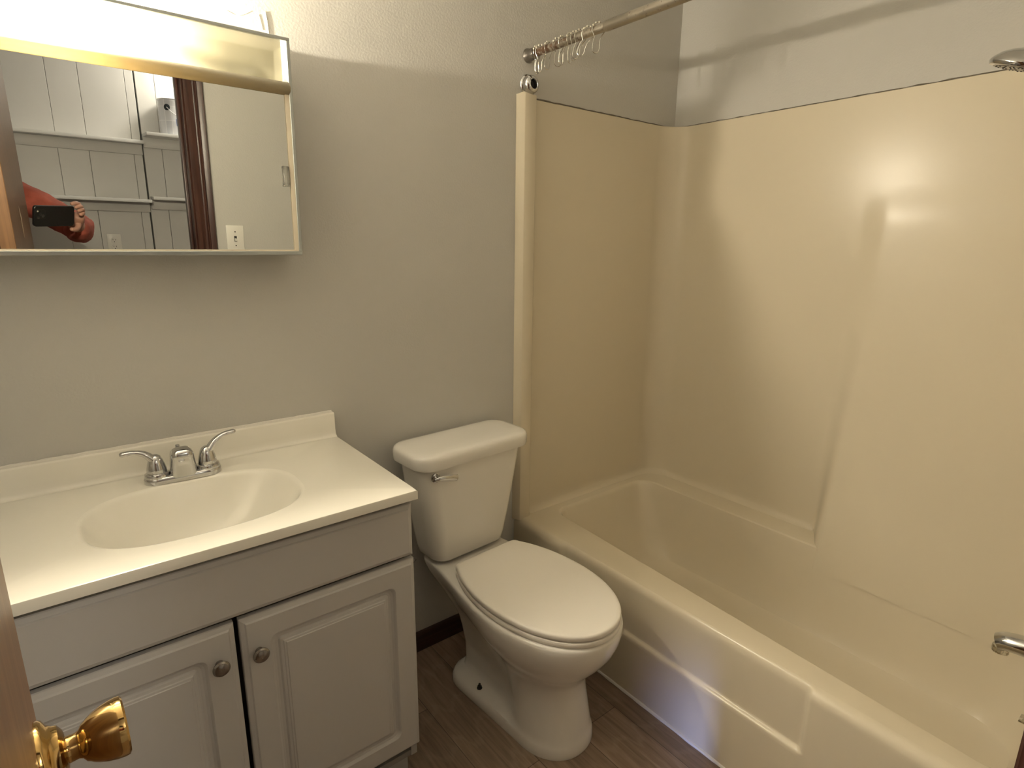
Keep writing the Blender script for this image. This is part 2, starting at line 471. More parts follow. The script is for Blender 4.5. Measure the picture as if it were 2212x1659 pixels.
# hall: panelled wall, side walls
bm = bmesh.new()
gro = [-1.8, -1.52, -1.24, -0.96, -0.70, -0.42, -0.15, 0.122, 0.263, 0.478, 0.522]
for a, b in zip(gro[:-1], gro[1:]): box(bm, a+0.0008, b-0.0008, HY-0.02, HY, 0, CEIL, 0.0016, 1)
gro = [0.530, 0.626, 0.79, 1.06, 1.20, 1.45, 1.72, 2.037]
for a, b in zip(gro[:-1], gro[1:]): box(bm, a+0.0008, b-0.0008, HY-0.03, HY-0.008, 0, CEIL, 0.0014, 1)
box(bm, -1.8, 0.521, HY-0.10, HY-0.021, 0, CEIL); box(bm, 0.531, XR+0.1, HY-0.10, HY-0.031, 0, CEIL)
structure(fin(bm, 'wall_hall', M['hallwall']), 'white grooved panel wall in the hall, seen in the mirror', 'wall')
bm = bmesh.new(); box(bm, XR, XR+0.1, HY, YF-0.11, 0, CEIL)
structure(fin(bm, 'wall_hall_right', M['hallwall']), 'white end wall of the hall', 'wall')
bm = bmesh.new(); box(bm, -1.9, -1.8, -3.0, YF-0.11, 0, CEIL)
structure(fin(bm, 'wall_hall_left', M['hallwall']), 'white far end wall of the hall', 'wall')
bm = bmesh.new(); box(bm, -1.8, XL-0.1, YF-0.11, YF-0.03, 0, CEIL)
structure(fin(bm, 'wall_hall_front', M['hallwall']), 'white hall wall beside the doorway', 'wall')

# door frame (dark mahogany casing and jamb)
def casing(bm, x0, x1, z0, z1, y, s, flip=False):
    """vertical moulded casing; profile across x; s = +1 room side (+y), -1 hall side."""
    w = x1-x0
    prof = [(0, 0.0), (0, 0.010), (0.06, 0.012), (0.10, 0.016), (0.40, 0.017), (0.50, 0.0155), (0.56, 0.0165), (0.62, 0.021), (0.68, 0.021), (0.72, 0.017), (0.78, 0.019), (0.97, 0.021), (1.0, 0.018), (1.0, 0.0)]
    lo = []
    for z in (z0, z1):
        lo.append([Vector((x0+w*((1-u) if flip else u), y+s*d, z)) for u, d in prof])
    loft(bm, lo)
bm = bmesh.new()
casing(bm, DX1, DX1+0.080, 0, DH+0.07, YF, 1)
casing(bm, DX0-0.075, DX0, 0, DH+0.07, YF, 1, True)
casing(bm, DX1, DX1+0.080, 0, DH+0.07, YF-0.11, -1)
casing(bm, DX0-0.075, DX0, 0, DH+0.07, YF-0.11, -1, True)
box(bm, DX0, DX1, YF, YF+0.018, DH, DH+0.07, 0.002); box(bm, DX0, DX1, YF-0.128, YF-0.11, DH, DH+0.07, 0.002)
box(bm, DX1, DX1+0.012, YF-0.11, YF, 0, DH); box(bm, DX0-0.012, DX0, YF-0.11, YF, 0, DH); box(bm, DX0-0.012, DX1+0.012, YF-0.11, YF, DH, DH+0.012)
box(bm, DX1-0.011, DX1, YF-0.075, YF-0.040, 0, DH, 0.001); box(bm, DX0, DX0+0.008, YF-0.075, YF-0.045, 0, DH, 0.001)
structure(fin(bm, 'trim_2', M['mahogany']), 'dark red brown moulded door casing, seen in the mirror beside the light switch', 'door casing')

# ------------------------------------------------------------------ the open door with its brass knob
DA = R(3.2)
door = thing('door_1', 'brown wood door standing open at the left edge, brass knob on it', 'door', (-0.0365, YF+0.022, 0), DA)
door['kind'] = 'structure'
bm = bmesh.new(); box(bm, -0.036, 0.0, 0.0, 0.585, 0.012, 2.02, 0.0015, 1)
fin(bm, 'door_panel', M['door'], door, local=True)
bm = bmesh.new()
tube(bm, smoothpath([(0.0006, 0.300, 1.300), (0.0010, 0.302, 1.335), (0.0010, 0.304, 1.37), (0.0006, 0.305, 1.402)], 5), [0.0015, 0.004, 0.006, 0.007, 0.008, 0.008, 0.0085, 0.0085, 0.009, 0.009, 0.0085, 0.007, 0.006, 0.005, 0.003, 0.0015], 8, flat=0.12, up=(1, 0, 0))
o = fin(bm, 'pale_patch', M['doorpale'], door, local=True); o['label'] = 'pale patch on the door face'  # upright pale patch laid on the door face
KY, KZ = 0.520, 0.930
ax = Matrix.Translation((0.0, KY, KZ)) @ Matrix.Rotation(R(90), 4, 'Y') @ Matrix.Diagonal((1, 1, 0.85, 1))
bm = bmesh.new()
lathe(bm, [(0, 0), (0.0335, 0), (0.0335, 0.003), (0.032, 0.006), (0.027, 0.009), (0.0245, 0.013), (0.0235, 0.017), (0.018, 0.021), (0.012, 0.0225), (0, 0.0225)], 40, ax)
kr = fin(bm, 'door_knob', M['brass'], door, local=True); kr['label'] = 'polished brass door knob'
bm = bmesh.new()
lathe(bm, [(0, 0.022), (0.0115, 0.022), (0.0110, 0.030), (0.0125, 0.0335), (0.0160, 0.0360), (0.0175, 0.039), (0.0190, 0.041), (0.0215, 0.046), (0.0240, 0.053), (0.0258, 0.061), (0.0265, 0.068), (0.0262, 0.0715), (0.0245, 0.0735), (0.0215, 0.0738), (0.019, 0.0722), (0.012, 0.0718), (0.0, 0.0718)], 44, ax)
o = fin(bm, 'knob_grip', M['brass'], kr, local=True)

# ------------------------------------------------------------------ vanity cabinet
VX0, VX1 = -0.197, 0.567
van = thing('vanity_cabinet', 'white two-door vanity cabinet with raised panels under the sink top', 'cabinet', (0.185, -0.23, 0))
for x in (VX0, VX1-0.016):
    bm = bmesh.new()
    loft(bm, [[Vector((px, y, z)) for y, z in ((-0.450, 0.100), (-0.450, 0.812), (-0.005, 0.812), (-0.005, 0.0), (-0.395, 0.0), (-0.395, 0.100))] for px in (x, x+0.016)])
    fin(bm, 'side_panel', M['cabside'], van, smooth=False)
for nm, a in (('cabinet_bottom', (-0.448, -0.01, 0.100, 0.116)), ('top_rail', (-0.448, -0.43, 0.668, 0.790)), ('back_panel', (-0.02, -0.008, 0.116, 0.80))):
    bm = bmesh.new(); box(bm, VX0+0.016, VX1-0.016, *a); fin(bm, nm, M['carcass'], van, smooth=False)
bm = bmesh.new(); box(bm, VX0+0.016, VX1-0.016, -0.400, -0.385, 0.0, 0.100)
fin(bm, 'toe_kick', M['cabside'], van, smooth=False)

def panel_front(x0, x1, z0, z1, raised=True):
    """door / drawer front in the plane y; front faces -y. Loops of rounded rectangles lofted."""
    bm = bmesh.new(); yb, yf = -0.452, -0.4725
    def lp(ins, y, r, n=5):
        return [Vector((px, y, pz)) for px, pz in rrect(x0+ins, x1-ins, z0+ins, z1-ins, max(r, 0.0004), n)]
    L = [lp(0, yb, .001), lp(0, yf+0.0095, .001), lp(0.0015, yf+0.0072, .001), lp(0.0055, yf+0.0048, .001), lp(0.009, yf+0.0036, 0.001), lp(0.0103, yf+0.0012, 0.001), lp(0.0115, yf, .001)]
    if raised:
        L += [lp(0.052, yf, 0.016), lp(0.0540, yf+0.0016, 0.017), lp(0.0570, yf+0.0062, 0.018), lp(0.062, yf+0.0086, 0.016), lp(0.068, yf+0.0084, 0.009),
              lp(0.0715, yf+0.0048, 0.002), lp(0.0765, yf+0.0036, 0.001), lp(0.0778, yf+0.0018, 0.001), lp(0.0815, yf+0.0012, 0.001), lp(0.0825, yf-0.0004, 0.001)]
    loft(bm, L)
    return bm
fin(panel_front(VX0+0.001, VX1-0.001, 0.669, 0.797, False), 'false_drawer_front', M['cabinet'], van, ang=20)
dl = fin(panel_front(VX0, 0.1805, 0.143, 0.660), 'door', M['cabinet'], van, ang=20)
dr = fin(panel_front(0.1895, VX1+0.001, 0.143, 0.660), 'door', M['cabinet'], van, ang=20)
for d, kx, kz in ((dl, 0.148, 0.589), (dr, 0.219, 0.584)):
    bm = bmesh.new()
    lathe(bm, [(0, 0), (0.0075, 0), (0.0065, 0.003), (0.0055, 0.008), (0.0075, 0.012), (0.0135, 0.0145), (0.0155, 0.0165), (0.0155, 0.0185), (0.0125, 0.0215), (0.0125, 0.0225), (0.0080, 0.0245), (0, 0.0252)], 28, axis_mtx((kx, -0.4725, kz), (0, -1, 0)))
    k = fin(bm, 'cabinet_knob', M['nickel'], d, ang=40)
    k.matrix_parent_inverse = (van.matrix_basis @ d.matrix_parent_inverse @ d.matrix_basis).inverted()
    k['label'] = 'round dark nickel knob'

# ------------------------------------------------------------------ vanity top with basin
TX0, TX1, TYF, TZ, TTH = -0.203, 0.571, -0.489, 0.836, 0.0215
BC = Vector((0.176, -0.272)); BA, BB, BE = 0.200, 0.146, 2.7
def selli(t, a, b, e=BE):
    c, s = math.cos(t), math.sin(t)
    k = (abs(c)**e + abs(s)**e)**(-1/e)
    return Vector((BC.x + a*k*c, BC.y + b*k*s))
NB = 96
def rectpt(t, x0, x1, y0, y1):
    c, s = math.cos(t), math.sin(t)
    # map direction (scaled) to the rectangle outline
    tx = ((x1-BC.x)/c) if c > 1e-9 else (((x0-BC.x)/c) if c < -1e-9 else 1e9)
    ty = ((y1-BC.y)/s) if s > 1e-9 else (((y0-BC.y)/s) if s < -1e-9 else 1e9)
    k = min(tx, ty); return Vector((BC.x+k*c, BC.y+k*s))
angs = [2*PI*i/NB for i in range(NB)]
for cx_, cy_ in ((TX1, 0), (TX0, 0), (TX0, TYF), (TX1, TYF)):     # snap the nearest ray to each corner
    a = math.atan2(cy_-BC.y, cx_-BC.x) % (2*PI)
    i = min(range(NB), key=lambda k: abs((angs[k]-a+PI) % (2*PI)-PI)); angs[i] = a
angs.sort()
vt = thing('vanity_sink', 'cream white sink top with moulded basin and backsplash', 'sink', (0.185, -0.24, TZ-TTH))
bm = bmesh.new()
def rl(ins, z): return [Vector((*rectpt(t, TX0+ins, TX1-ins, TYF+ins, 0-0.001), z)) for t in angs]
def sl(k, z): return [Vector((*selli(t, BA*k, BB*k), z)) for t in angs]
inn = [Vector((*selli(t, BA+0.006, BB+0.006), TZ)) for t in angs]
mid = [Vector((*selli(t, BA+0.03, BB+0.024), TZ)) for t in angs]
low = [Vector((*selli(t, BA+0.004, BB+0.004), TZ-TTH)) for t in angs]
loft(bm, [low, rl(0.0, TZ-TTH), rl(0, TZ-0.0035), rl(0.001, TZ-0.0012), rl(0.0035, TZ), mid, inn], False, False)
fin(bm, 'countertop', M['counter'], vt, ang=30)
bm = bmesh.new()
lps = [inn]
for k, z in ((0.003, -0.0006), (0.0, -0.002), (-0.003, -0.005), (-0.006, -0.010)):
    lps.append([Vector((*selli(t, BA+k, BB+k), TZ+z)) for t in angs])
for k, dz, e in ((0.93, .022, 2.6), (0.86, .042, 2.5), (0.77, .064, 2.4), (0.66, .085, 2.3), (0.53, .103, 2.2), (0.40, .116, 2.1), (0.27, .124, 2.0), (0.16, .128, 2.0), (0.10, .130, 2.0)):
    lps.append([Vector((*selli(t, BA*k, BB*k, e), TZ-dz)) for t in angs])
loft(bm, lps, False, False)
fin(bm, 'basin', M['counter'], vt, ang=60)
bm = bmesh.new()
lathe(bm, [(0.024, -0.001), (0.024, 0.002), (0.018, 0.003), (0.015, 0.001), (0.0, -0.004)], 28, Matrix.Translation((BC.x, BC.y, TZ-0.130)))
fin(bm, 'drain', M['chrome'], vt)
# backsplash with a cove at its foot
bm = bmesh.new()
pr = [(-0.001, 0), (-0.034, 0.0004), (-0.029, 0.0014), (-0.0245, 0.0045), (-0.022, 0.010), (-0.0205, 0.020), (-0.0195, 0.062), (-0.0180, 0.0655), (-0.015, 0.0665), (-0.001, 0.0665)]
loft(bm, [[Vector((x, y, TZ+z)) for y, z in pr] for x in (TX0, TX1-0.003, TX1-0.001)])
fin(bm, 'backsplash', M['counter'], vt, ang=50)
bm = bmesh.new()
pts = []; rad = []
for i in range(90):
    x = TX0+(TX1-0.003-TX0)*i/89
    pts.append((x, -0.003, TZ+0.0665+0.0012*noise.noise((x*30, 0, 0)))); rad.append(0.0042+0.0016*noise.noise((x*55, 3, 0)))
tube(bm, pts, rad, 8)
fin(bm, 'caulk_bead', M['caulk'], vt)

# ------------------------------------------------------------------ faucet
fc = thing('bathroom_faucet', 'chrome two-handle centerset faucet at the back of the sink top', 'faucet', (0.177, -0.098, TZ+0.0004), R(-2))
FB = bmesh.new()
def stad(hx, hy, z, n=12):
    pts = []
    for i in range(n+1):
        a = -PI/2+PI*i/n; pts.append(Vector((hx-hy+hy*math.cos(a), hy*math.sin(a), z)))
    for i in range(n+1):
        a = PI/2+PI*i/n; pts.append(Vector((-(hx-hy)+hy*math.cos(a), hy*math.sin(a), z)))
    return pts
loft(FB, [stad(0.079, 0.0275, 0), stad(0.079, 0.0275, 0.009), stad(0.0775, 0.026, 0.013), stad(0.074, 0.0225, 0.0155)])
fin(FB, 'base_plate', M['chrome'], fc, local=True, ang=40)
bm = bmesh.new()
secs = []
def spsec(w, yb, yf, z, tilt=0.0):
    return [Vector((px, py, z + tilt*(py-yb))) for px, py in rrect(-w, w, yf, yb, min(w, (yb-yf)/2)*0.6, 6)]
for w, yb, yf, z in ((0.0285, 0.020, -0.0285, 0.010), (0.0270, 0.019, -0.0290, 0.022), (0.0252, 0.018, -0.0300, 0.036), (0.0238, 0.017, -0.0315, 0.048)):
    secs.append(spsec(w, yb, yf, z))
for w, yb, yf, z in ((0.0236, 0.016, -0.0335, 0.0525), (0.0232, 0.014, -0.035, 0.058), (0.0215, 0.010, -0.034, 0.065), (0.0175, 0.004, -0.030, 0.071), (0.011, -0.003, -0.023, 0.0745), (0.004, -0.009, -0.017, 0.0755)):
    secs.append(spsec(w, yb, yf, z))
loft(bm, secs)
sp = fin(bm, 'spout', M['chrome'], fc, local=True, ang=50)
bm = bmesh.new(); lathe(bm, [(0, 0), (0.0032, 0), (0.0036, 0.004), (0.005, 0.007), (0.0045, 0.011), (0, 0.012)], 14, Matrix.Translation((-0.004, 0.017, 0.062)))
fin(bm, 'lift_rod', M['chrome'], fc, local=True)
for sx, ang, lift, reach in ((-1, 178, 0.004, 0.95), (1, 6, 0.013, 1.0)):
    bm = bmesh.new(); ox = 0.0515*sx
    lathe(bm, [(0, 0.012), (0.0255, 0.012), (0.026, 0.016), (0.0245, 0.0205), (0.0205, 0.0225), (0.0200, 0.0235), (0.0205, 0.0245), (0.0195, 0.032), (0.0175, 0.042), (0.0145, 0.052), (0.0105, 0.060), (0.005, 0.064), (0, 0.065)], 30, Matrix.Translation((ox, 0, 0)))
    h = fin(bm, 'handle', M['chrome'], fc, local=True)
    d = Vector((math.cos(R(ang)), math.sin(R(ang))*1.0, 0))
    bm = bmesh.new()
    o0 = Vector((ox, 0, 0))
    P = [o0+d*(-0.002)+Vector((0, 0, 0.044)), o0+d*0.007+Vector((0, 0, 0.057)), o0+d*0.020+Vector((0, 0, 0.068+lift*0.35)), o0+d*0.038+Vector((0, 0, 0.0725+lift*0.85)), o0+d*(0.056*reach)+Vector((0, 0, 0.0715+lift*1.15)), o0+d*(0.068*reach)+Vector((0, 0, 0.0700+lift*1.3))]
    pth = smoothpath(P, 5); n_ = len(pth)
    rad = [0.0150-0.0080*min(1, i/(n_*0.55)) if i < n_*0.55 else 0.0070+0.0006*math.sin(PI*(i/n_-0.55)/0.5) for i in range(n_)]
    rad[-2] = 0.0062; rad[-1] = 0.0038
    tube(bm, pth, rad, 14, flat=0.72, up=(0, 0, 1))
    fin(bm, 'lever', M['chrome'], h, local=True, ang=60)

# ------------------------------------------------------------------ mirror cabinet with light strip (hangs tilted)
CX0, CX1, CZ0, CH, CDEP = -0.185, 0.483, 1.338, 0.4665, 0.104
mc = thing('mirror_cabinet', 'aluminium framed wall cabinet with sliding mirror and light strip over the sink', 'cabinet', (0, -0.110, CZ0))
mc.rotation_euler = (math.atan(0.033), 0, 0)
# local: x world, y depth (0 front, +back), z up from the cabinet bottom
RZ0, RZ1 = 0.352, 0.376
bm = bmesh.new()
box(bm, CX0, CX1, 0.004, CDEP, 0.0, 0.004); box(bm, CX0, CX0+0.003, 0.004, CDEP, 0.004, CH-0.001); box(bm, CX1-0.003, CX1, 0.004, CDEP, 0.004, CH-0.001)
box(bm, CX0+0.003, CX1-0.003, CDEP-0.003, CDEP, 0.004, CH-0.001); box(bm, CX0+0.003, CX1-0.003, 0.012, CDEP-0.003, RZ0-0.007, RZ0-0.003)
fin(bm, 'cabinet_body', M['darkmetal'], mc, local=True, smooth=False)
bm = bmesh.new()
# thin outer frame: four bars, L-shaped lip
box(bm, CX0-0.001, CX1+0.001, -0.002, 0.012, -0.001, 0.0075, 0.0008, 1)
box(bm, CX0-0.001, CX1+0.001, -0.002, 0.012, CH-0.0065, CH, 0.0008, 1)
box(bm, CX1-0.0065, CX1+0.001, -0.002, 0.012, 0.0075, CH-0.0065, 0.0008, 1)
box(bm, CX0-0.001, CX0+0.0065, -0.002, 0.012, 0.0075, CH-0.0065, 0.0008, 1)
o = fin(bm, 'outer_frame', M['alu'], mc, local=True, smooth=False)
bm = bmesh.new()   # white inner track
box(bm, CX0+0.0065, CX1-0.0065, 0.0005, 0.010, 0.0075, 0.0105); 
loft(bm, [[Vector((CX1-0.0065-w, 0.0015, z)), Vector((CX1-0.0065, 0.0005, z)), Vector((CX1-0.0065, 0.010, z)), Vector((CX1-0.0065-w, 0.010, z))] for z, w in ((0.0105, 0.0085), (RZ0, 0.0085))])
fin(bm, 'inner_track', M['cream'], mc, local=True, smooth=False)
bm = bmesh.new()
box(bm, CX0+0.006, CX1-0.009, 0.006, 0.0085, 0.010, RZ0)
fin(bm, 'mirror_door', M['mirror'], mc, local=True, smooth=False)
bm = bmesh.new()   # clear plastic finger pull
box(bm, CX1-0.031, CX1-0.018, 0.0035, 0.006, 0.157, 0.199, 0.001)
for x in (CX1-0.031, CX1-0.0205): box(bm, x, x+0.0025, -0.001, 0.0045, 0.158, 0.198, 0.0008)
box(bm, CX1-0.031, CX1-0.018, -0.0015, 0.0045, 0.154, 0.1575, 0.0008)
o = fin(bm, 'finger_pull', M['clear'], mc, local=True); o['label'] = 'clear plastic finger pull'
# rounded rail under the diffuser
bm = bmesh.new()
pr = [(0.0105, RZ0-0.002), (0.000, RZ0-0.001), (-0.011, RZ0+0.003), (-0.0145, RZ0+0.011), (-0.011, RZ0+0.019), (-0.002, RZ1), (0.0105, RZ1+0.001)]
loft(bm, [[Vector((x, y, z)) for y, z in pr] for x in (CX0+0.006, CX1-0.0065)])
fin(bm, 'bottom_rail', M['rail'], mc, local=True, ang=60)
# unseen frosted sheet added over the open strip top to cut the uplight
bm = bmesh.new()
loft(bm, [[Vector((CX0+0.004, 0.011, CH-0.008)), Vector((CX1-0.004, 0.011, CH-0.008))], [Vector((CX0+0.004, CDEP-0.001, CH-0.008)), Vector((CX1-0.004, CDEP-0.001, CH-0.008))]], False, False, closed=False)
fin(bm, 'top_dimmer_sheet', M['topdimmer'], mc, local=True)
# diffuser sheet: bowed and dented
bm = bmesh.new()
NX, NZ = 90, 26
grid = []
for j in range(NZ+1):
    row = []
    z = RZ1-0.001+(CH-0.0065-RZ1+0.001)*j/NZ
    for i in range(NX+1):
        x = CX0+0.007+(CX1-0.0155-CX0-0.007)*i/NX
        y = 0.0060 - 0.020*(max(0.0, math.sin(PI*j/NZ))**0.7)*(1-sstep(0.12, 0.36, x))*sstep(CX0, CX0+0.12, x)
        # long crease that fades to the right
        if x > 0.205:
            zc = 0.410-0.16*(x-0.215); d = (z-zc)
            y += 0.010*math.exp(-(d/0.012)**2)*math.exp(-((x-0.215)/0.11)**2)*sstep(0.205, 0.225, x)
        # lump near the right end
        y -= 0.004*math.exp(-((x-0.415)/0.03)**2-((z-(RZ1+0.006))/0.012)**2)
        y += 0.0015*noise.noise((x*9, z*14, 0))
        row.append(bm.verts.new((x, y, z)))
    grid.append(row)
for j in range(NZ):
    for i in range(NX): bm.faces.new((grid[j][i], grid[j][i+1], grid[j+1][i+1], grid[j+1][i]))
o = fin(bm, 'light_diffuser', M['diffuser'], mc, local=True, ang=80); o['label'] = 'yellowed translucent light diffuser, glowing at the left'
bm = bmesh.new()
loft(bm, [[Vector((CX1-0.0155, 0.004, z)), Vector((CX1-0.0065, -0.0005, z)), Vector((CX1-0.0065, 0.012, z)), Vector((CX1-0.0155, 0.009, z))] for z in (RZ1, CH-0.0065)])
fin(bm, 'diffuser_end_cap', M['plasticwhite'], mc, local=True, smooth=False)
# lamp holder and lit bulb inside the strip
BX, BZ = 0.045, 0.4345
bm = bmesh.new(); lathe(bm, [(0, 0), (0.011, 0), (0.011, 0.03), (0.009, 0.034), (0, 0.034)], 20, axis_mtx((BX-0.074, 0.0200, BZ), (1, 0, 0)))
fin(bm, 'lamp_holder', M['plasticwhite'], mc, local=True)
bm = bmesh.new(); lathe(bm, [(0, 0), (0.007, 0), (0.008, 0.006), (0.012, 0.016), (0.0145, 0.027), (0.0138, 0.037), (0.010, 0.046), (0.005, 0.052), (0, 0.054)], 16, axis_mtx((BX-0.038, 0.0200, BZ), (1, 0, 0)))
o = fin(bm, 'light_bulb', M['bulb'], mc, local=True); o['label'] = 'lit bulb behind the diffuser'

# ------------------------------------------------------------------ toilet
to = thing('toilet', 'white two-piece toilet with closed lid between vanity and tub', 'toilet', (0.932, -0.014, 0), R(3.3))
# local: x right, y 0 at wall, front at negative y
TOX = 0.003
def toilet_outline(yf, yc, w, wb, yb, z, rc=0.035, kt=1.0, na=16, ns=18, nc=5, ex=2.15):
    """egg outline, right half tip->back then mirrored."""
    half = []
    af = yc-yf
    for i in range(na+1):
        a = PI/2*i/na
        half.append((w*abs(math.sin(a))**(2/ex), yc-af*abs(math.cos(a))**(2/ex)))
    for i in range(1, ns+1):
        t = i/ns; y = yc+(yb-rc-yc)*t
        half.append((w+(wb-w)*sstep(0, kt, t), y))
    for i in range(1, nc+1):
        a = PI/2*i/nc
        half.append((wb-rc+rc*math.cos(a), yb-rc+rc*math.sin(a)))
    pts = [Vector((TOX+x, y, z)) for x, y in half]
    pts += [Vector((TOX-x, y, z)) for x, y in reversed(half[1:])]
    return pts
secs = [
 #  yf      yc     w      wb     yb     z     rc
 (-0.632, -0.50, 0.112, 0.118, -0.150, 0.000, 0.060),
 (-0.634, -0.50, 0.113, 0.121, -0.148, 0.008, 0.060),
 (-0.632, -0.50, 0.112, 0.119, -0.148, 0.026, 0.060),
 (-0.629, -0.50, 0.110, 0.108, -0.150, 0.036, 0.055),
 (-0.627, -0.50, 0.108, 0.070, -0.152, 0.040, 0.050, 0.6),
 (-0.624, -0.50, 0.106, 0.056, -0.150, 0.056, 0.040, 0.45),
 (-0.616, -0.49, 0.101, 0.050, -0.140, 0.110, 0.035, 0.45),
 (-0.608, -0.48, 0.097, 0.052, -0.125, 0.160, 0.035, 0.5),
 (-0.606, -0.475, 0.097, 0.056, -0.115, 0.195, 0.035, 0.6),
 (-0.616, -0.470, 0.106, 0.064, -0.105, 0.222, 0.035, 0.8),
 (-0.640, -0.465, 0.127, 0.076, -0.090, 0.252, 0.035),
 (-0.667, -0.455, 0.149, 0.088, -0.070, 0.285, 0.035),
 (-0.688, -0.450, 0.166, 0.104, -0.050, 0.318, 0.035),
 (-0.701, -0.445, 0.1765, 0.120, -0.040, 0.350, 0.035),
 (-0.706, -0.440, 0.181, 0.130, -0.038, 0.376, 0.035),
 (-0.706, -0.440, 0.1815, 0.134, -0.038, 0.390, 0.035),
 (-0.704, -0.440, 0.1795, 0.134, -0.039, 0.396, 0.035),
 (-0.698, -0.440, 0.174, 0.130, -0.042, 0.3995, 0.035)]
bm = bmesh.new()
loft(bm, [toilet_outline(*sc) for sc in secs])
fin(bm, 'bowl', M['porcelain'], to, local=True, ang=50)
def lid_outline(hw, yc, af, ab, ycut, z, n=26, rc=0.02, ins=0.0):
    half = []
    hw -= ins; af -= ins
    for i in range(n+1):
        a = PI/2*i/n; half.append((hw*abs(math.sin(a))**(2/2.1), yc-af*abs(math.cos(a))**(2/2.1)))
    amax = math.asin(min(1, (ycut-ins-rc-yc)/ab))
    for i in range(1, 15):
        a = amax*i/14; half.append((hw*math.cos(a), yc+ab*math.sin(a)))
    xe, ye = half[-1]
    for i in range(1, 6):
        a = PI/2*i/5; half.append((xe-rc+rc*math.cos(a), ye+rc*math.sin(a)))
    return [Vector((TOX+x, y, z)) for x, y in half]+[Vector((TOX-x, y, z)) for x, y in reversed(half[1:])]
bm = bmesh.new()
K = dict(hw=0.1735, yc=-0.435, af=0.271, ab=0.30, ycut=-0.212)
loft(bm, [lid_outline(**K, z=z, ins=i) for z, i in ((0.4005, 0.006), (0.4015, 0.002), (0.405, 0.0), (0.411, 0.0), (0.4145, 0.0015), (0.4155, 0.005))])
fin(bm, 'seat', M['seat'], to, local=True, ang=40)
bm = bmesh.new()
K = dict(hw=0.1720, yc=-0.435, af=0.2685, ab=0.30, ycut=-0.206)
loft(bm, [lid_outline(**K, z=z, ins=i) for z, i in ((0.4185, 0.007), (0.419, 0.001), (0.4205, 0.0), (0.4285, 0.0), (0.4315, 0.0012), (0.4335, 0.004), (0.4345, 0.012), (0.4355, 0.05), (0.436, 0.10))])
fin(bm, 'seat_lid', M['seat'], to, local=True, ang=40)
for s in (-1, 1):
    bm = bmesh.new(); box(bm, TOX+s*0.075-0.018, TOX+s*0.075+0.018, -0.216, -0.192, 0.3985, 0.421, 0.006, 3)
    fin(bm, 'seat_hinge', M['seat'], to, local=True)
# tank: tapered, rounded, bowed front
def tank_loop(hw, yf, yb, z, r, bow=0.012):
    return [Vector((x, y-(bow*(1-(x/hw)**2) if y < (yf+yb)/2 else 0), z)) for x, y in rrect(-hw, hw, yf, yb, r, 7)]
bm = bmesh.new()
loft(bm, [tank_loop(0.115, -0.128, -0.030, 0.408, 0.030), tank_loop(0.132, -0.145, -0.020, 0.412, 0.038), tank_loop(0.139, -0.151, -0.016, 0.420, 0.042),
          tank_loop(0.146, -0.155, -0.014, 0.445, 0.044), tank_loop(0.160, -0.162, -0.012, 0.53, 0.045), tank_loop(0.176, -0.170, -0.010, 0.63, 0.046), tank_loop(0.189, -0.177, -0.010, 0.725, 0.047), tank_loop(0.190, -0.177, -0.010, 0.742, 0.047)])
fin(bm, 'tank', M['porcelain'], to, local=True, ang=50)
bm = bmesh.new()
loft(bm, [tank_loop(0.206, -0.186, -0.004, 0.7385, 0.045), tank_loop(0.2115, -0.191, -0.002, 0.7395, 0.05), tank_loop(0.2135, -0.193, -0.002, 0.744, 0.052), tank_loop(0.2145, -0.194, -0.002, 0.765, 0.052),
          tank_loop(0.2135, -0.193, -0.003, 0.773, 0.052), tank_loop(0.210, -0.190, -0.006, 0.7795, 0.050), tank_loop(0.204, -0.184, -0.012, 0.783, 0.046), tank_loop(0.19, -0.17, -0.025, 0.785, 0.036), tank_loop(0.15, -0.14, -0.05, 0.786, 0.02)])
fin(bm, 'tank_lid', M['porcelain'], to, local=True, ang=50)
# flush lever
bm = bmesh.new()
lathe(bm, [(0, 0), (0.015, 0), (0.0145, 0.004), (0.008, 0.008), (0.0065, 0.014), (0, 0.014)], 20, axis_mtx((-0.155, -0.176, 0.712), (0, -1, 0)))
pts = smoothpath([(-0.166, -0.190, 0.710), (-0.150, -0.196, 0.713), (-0.128, -0.199, 0.711), (-0.106, -0.200, 0.706), (-0.094, -0.199, 0.7035)], 5)
tube(bm, pts, [0.006+0.0045*sstep(0, 14, i) for i in range(len(pts)-1)]+[0.006], 12, flat=0.55, up=(0, -1, 0))
o = fin(bm, 'flush_lever', M['chrome'], to, local=True, ang=50); o['label'] = 'chrome flush lever'
# floor bolt
bm = bmesh.new()
lathe(bm, [(0, 0), (0.0085, 0), (0.0085, 0.003), (0.0065, 0.0045), (0.0065, 0.009), (0.0035, 0.009), (0.0035, 0.017), (0, 0.017)], 12, Matrix.Translation((TOX-0.092, -0.292, 0.036)))
o = fin(bm, 'floor_bolt', M['hole'], to, local=True); o['label'] = 'bare rusty floor bolt'
# supply hose from the wall valve
sv = bmesh.new()
tube(sv, smoothpath([(0.735, -0.075, 0.145), (0.725, -0.08, 0.22), (0.705, -0.09, 0.30), (0.738, -0.085, 0.37), (0.775, -0.082, 0.404)], 8), 0.0055, 8)
so = fin(sv, 'water_supply_hose', M['hose']); tag(so, 'grey flexible water hose behind the vanity side, rising to the toilet tank', 'hose')
bm = bmesh.new(); tube(bm, [(0.735, -0.001, 0.145), (0.735, -0.075, 0.145)], 0.008, 10); sphere(bm, (0.735, -0.075, 0.145), 0.013)
fin(bm, 'shutoff_valve', M['dullchrome'], so)

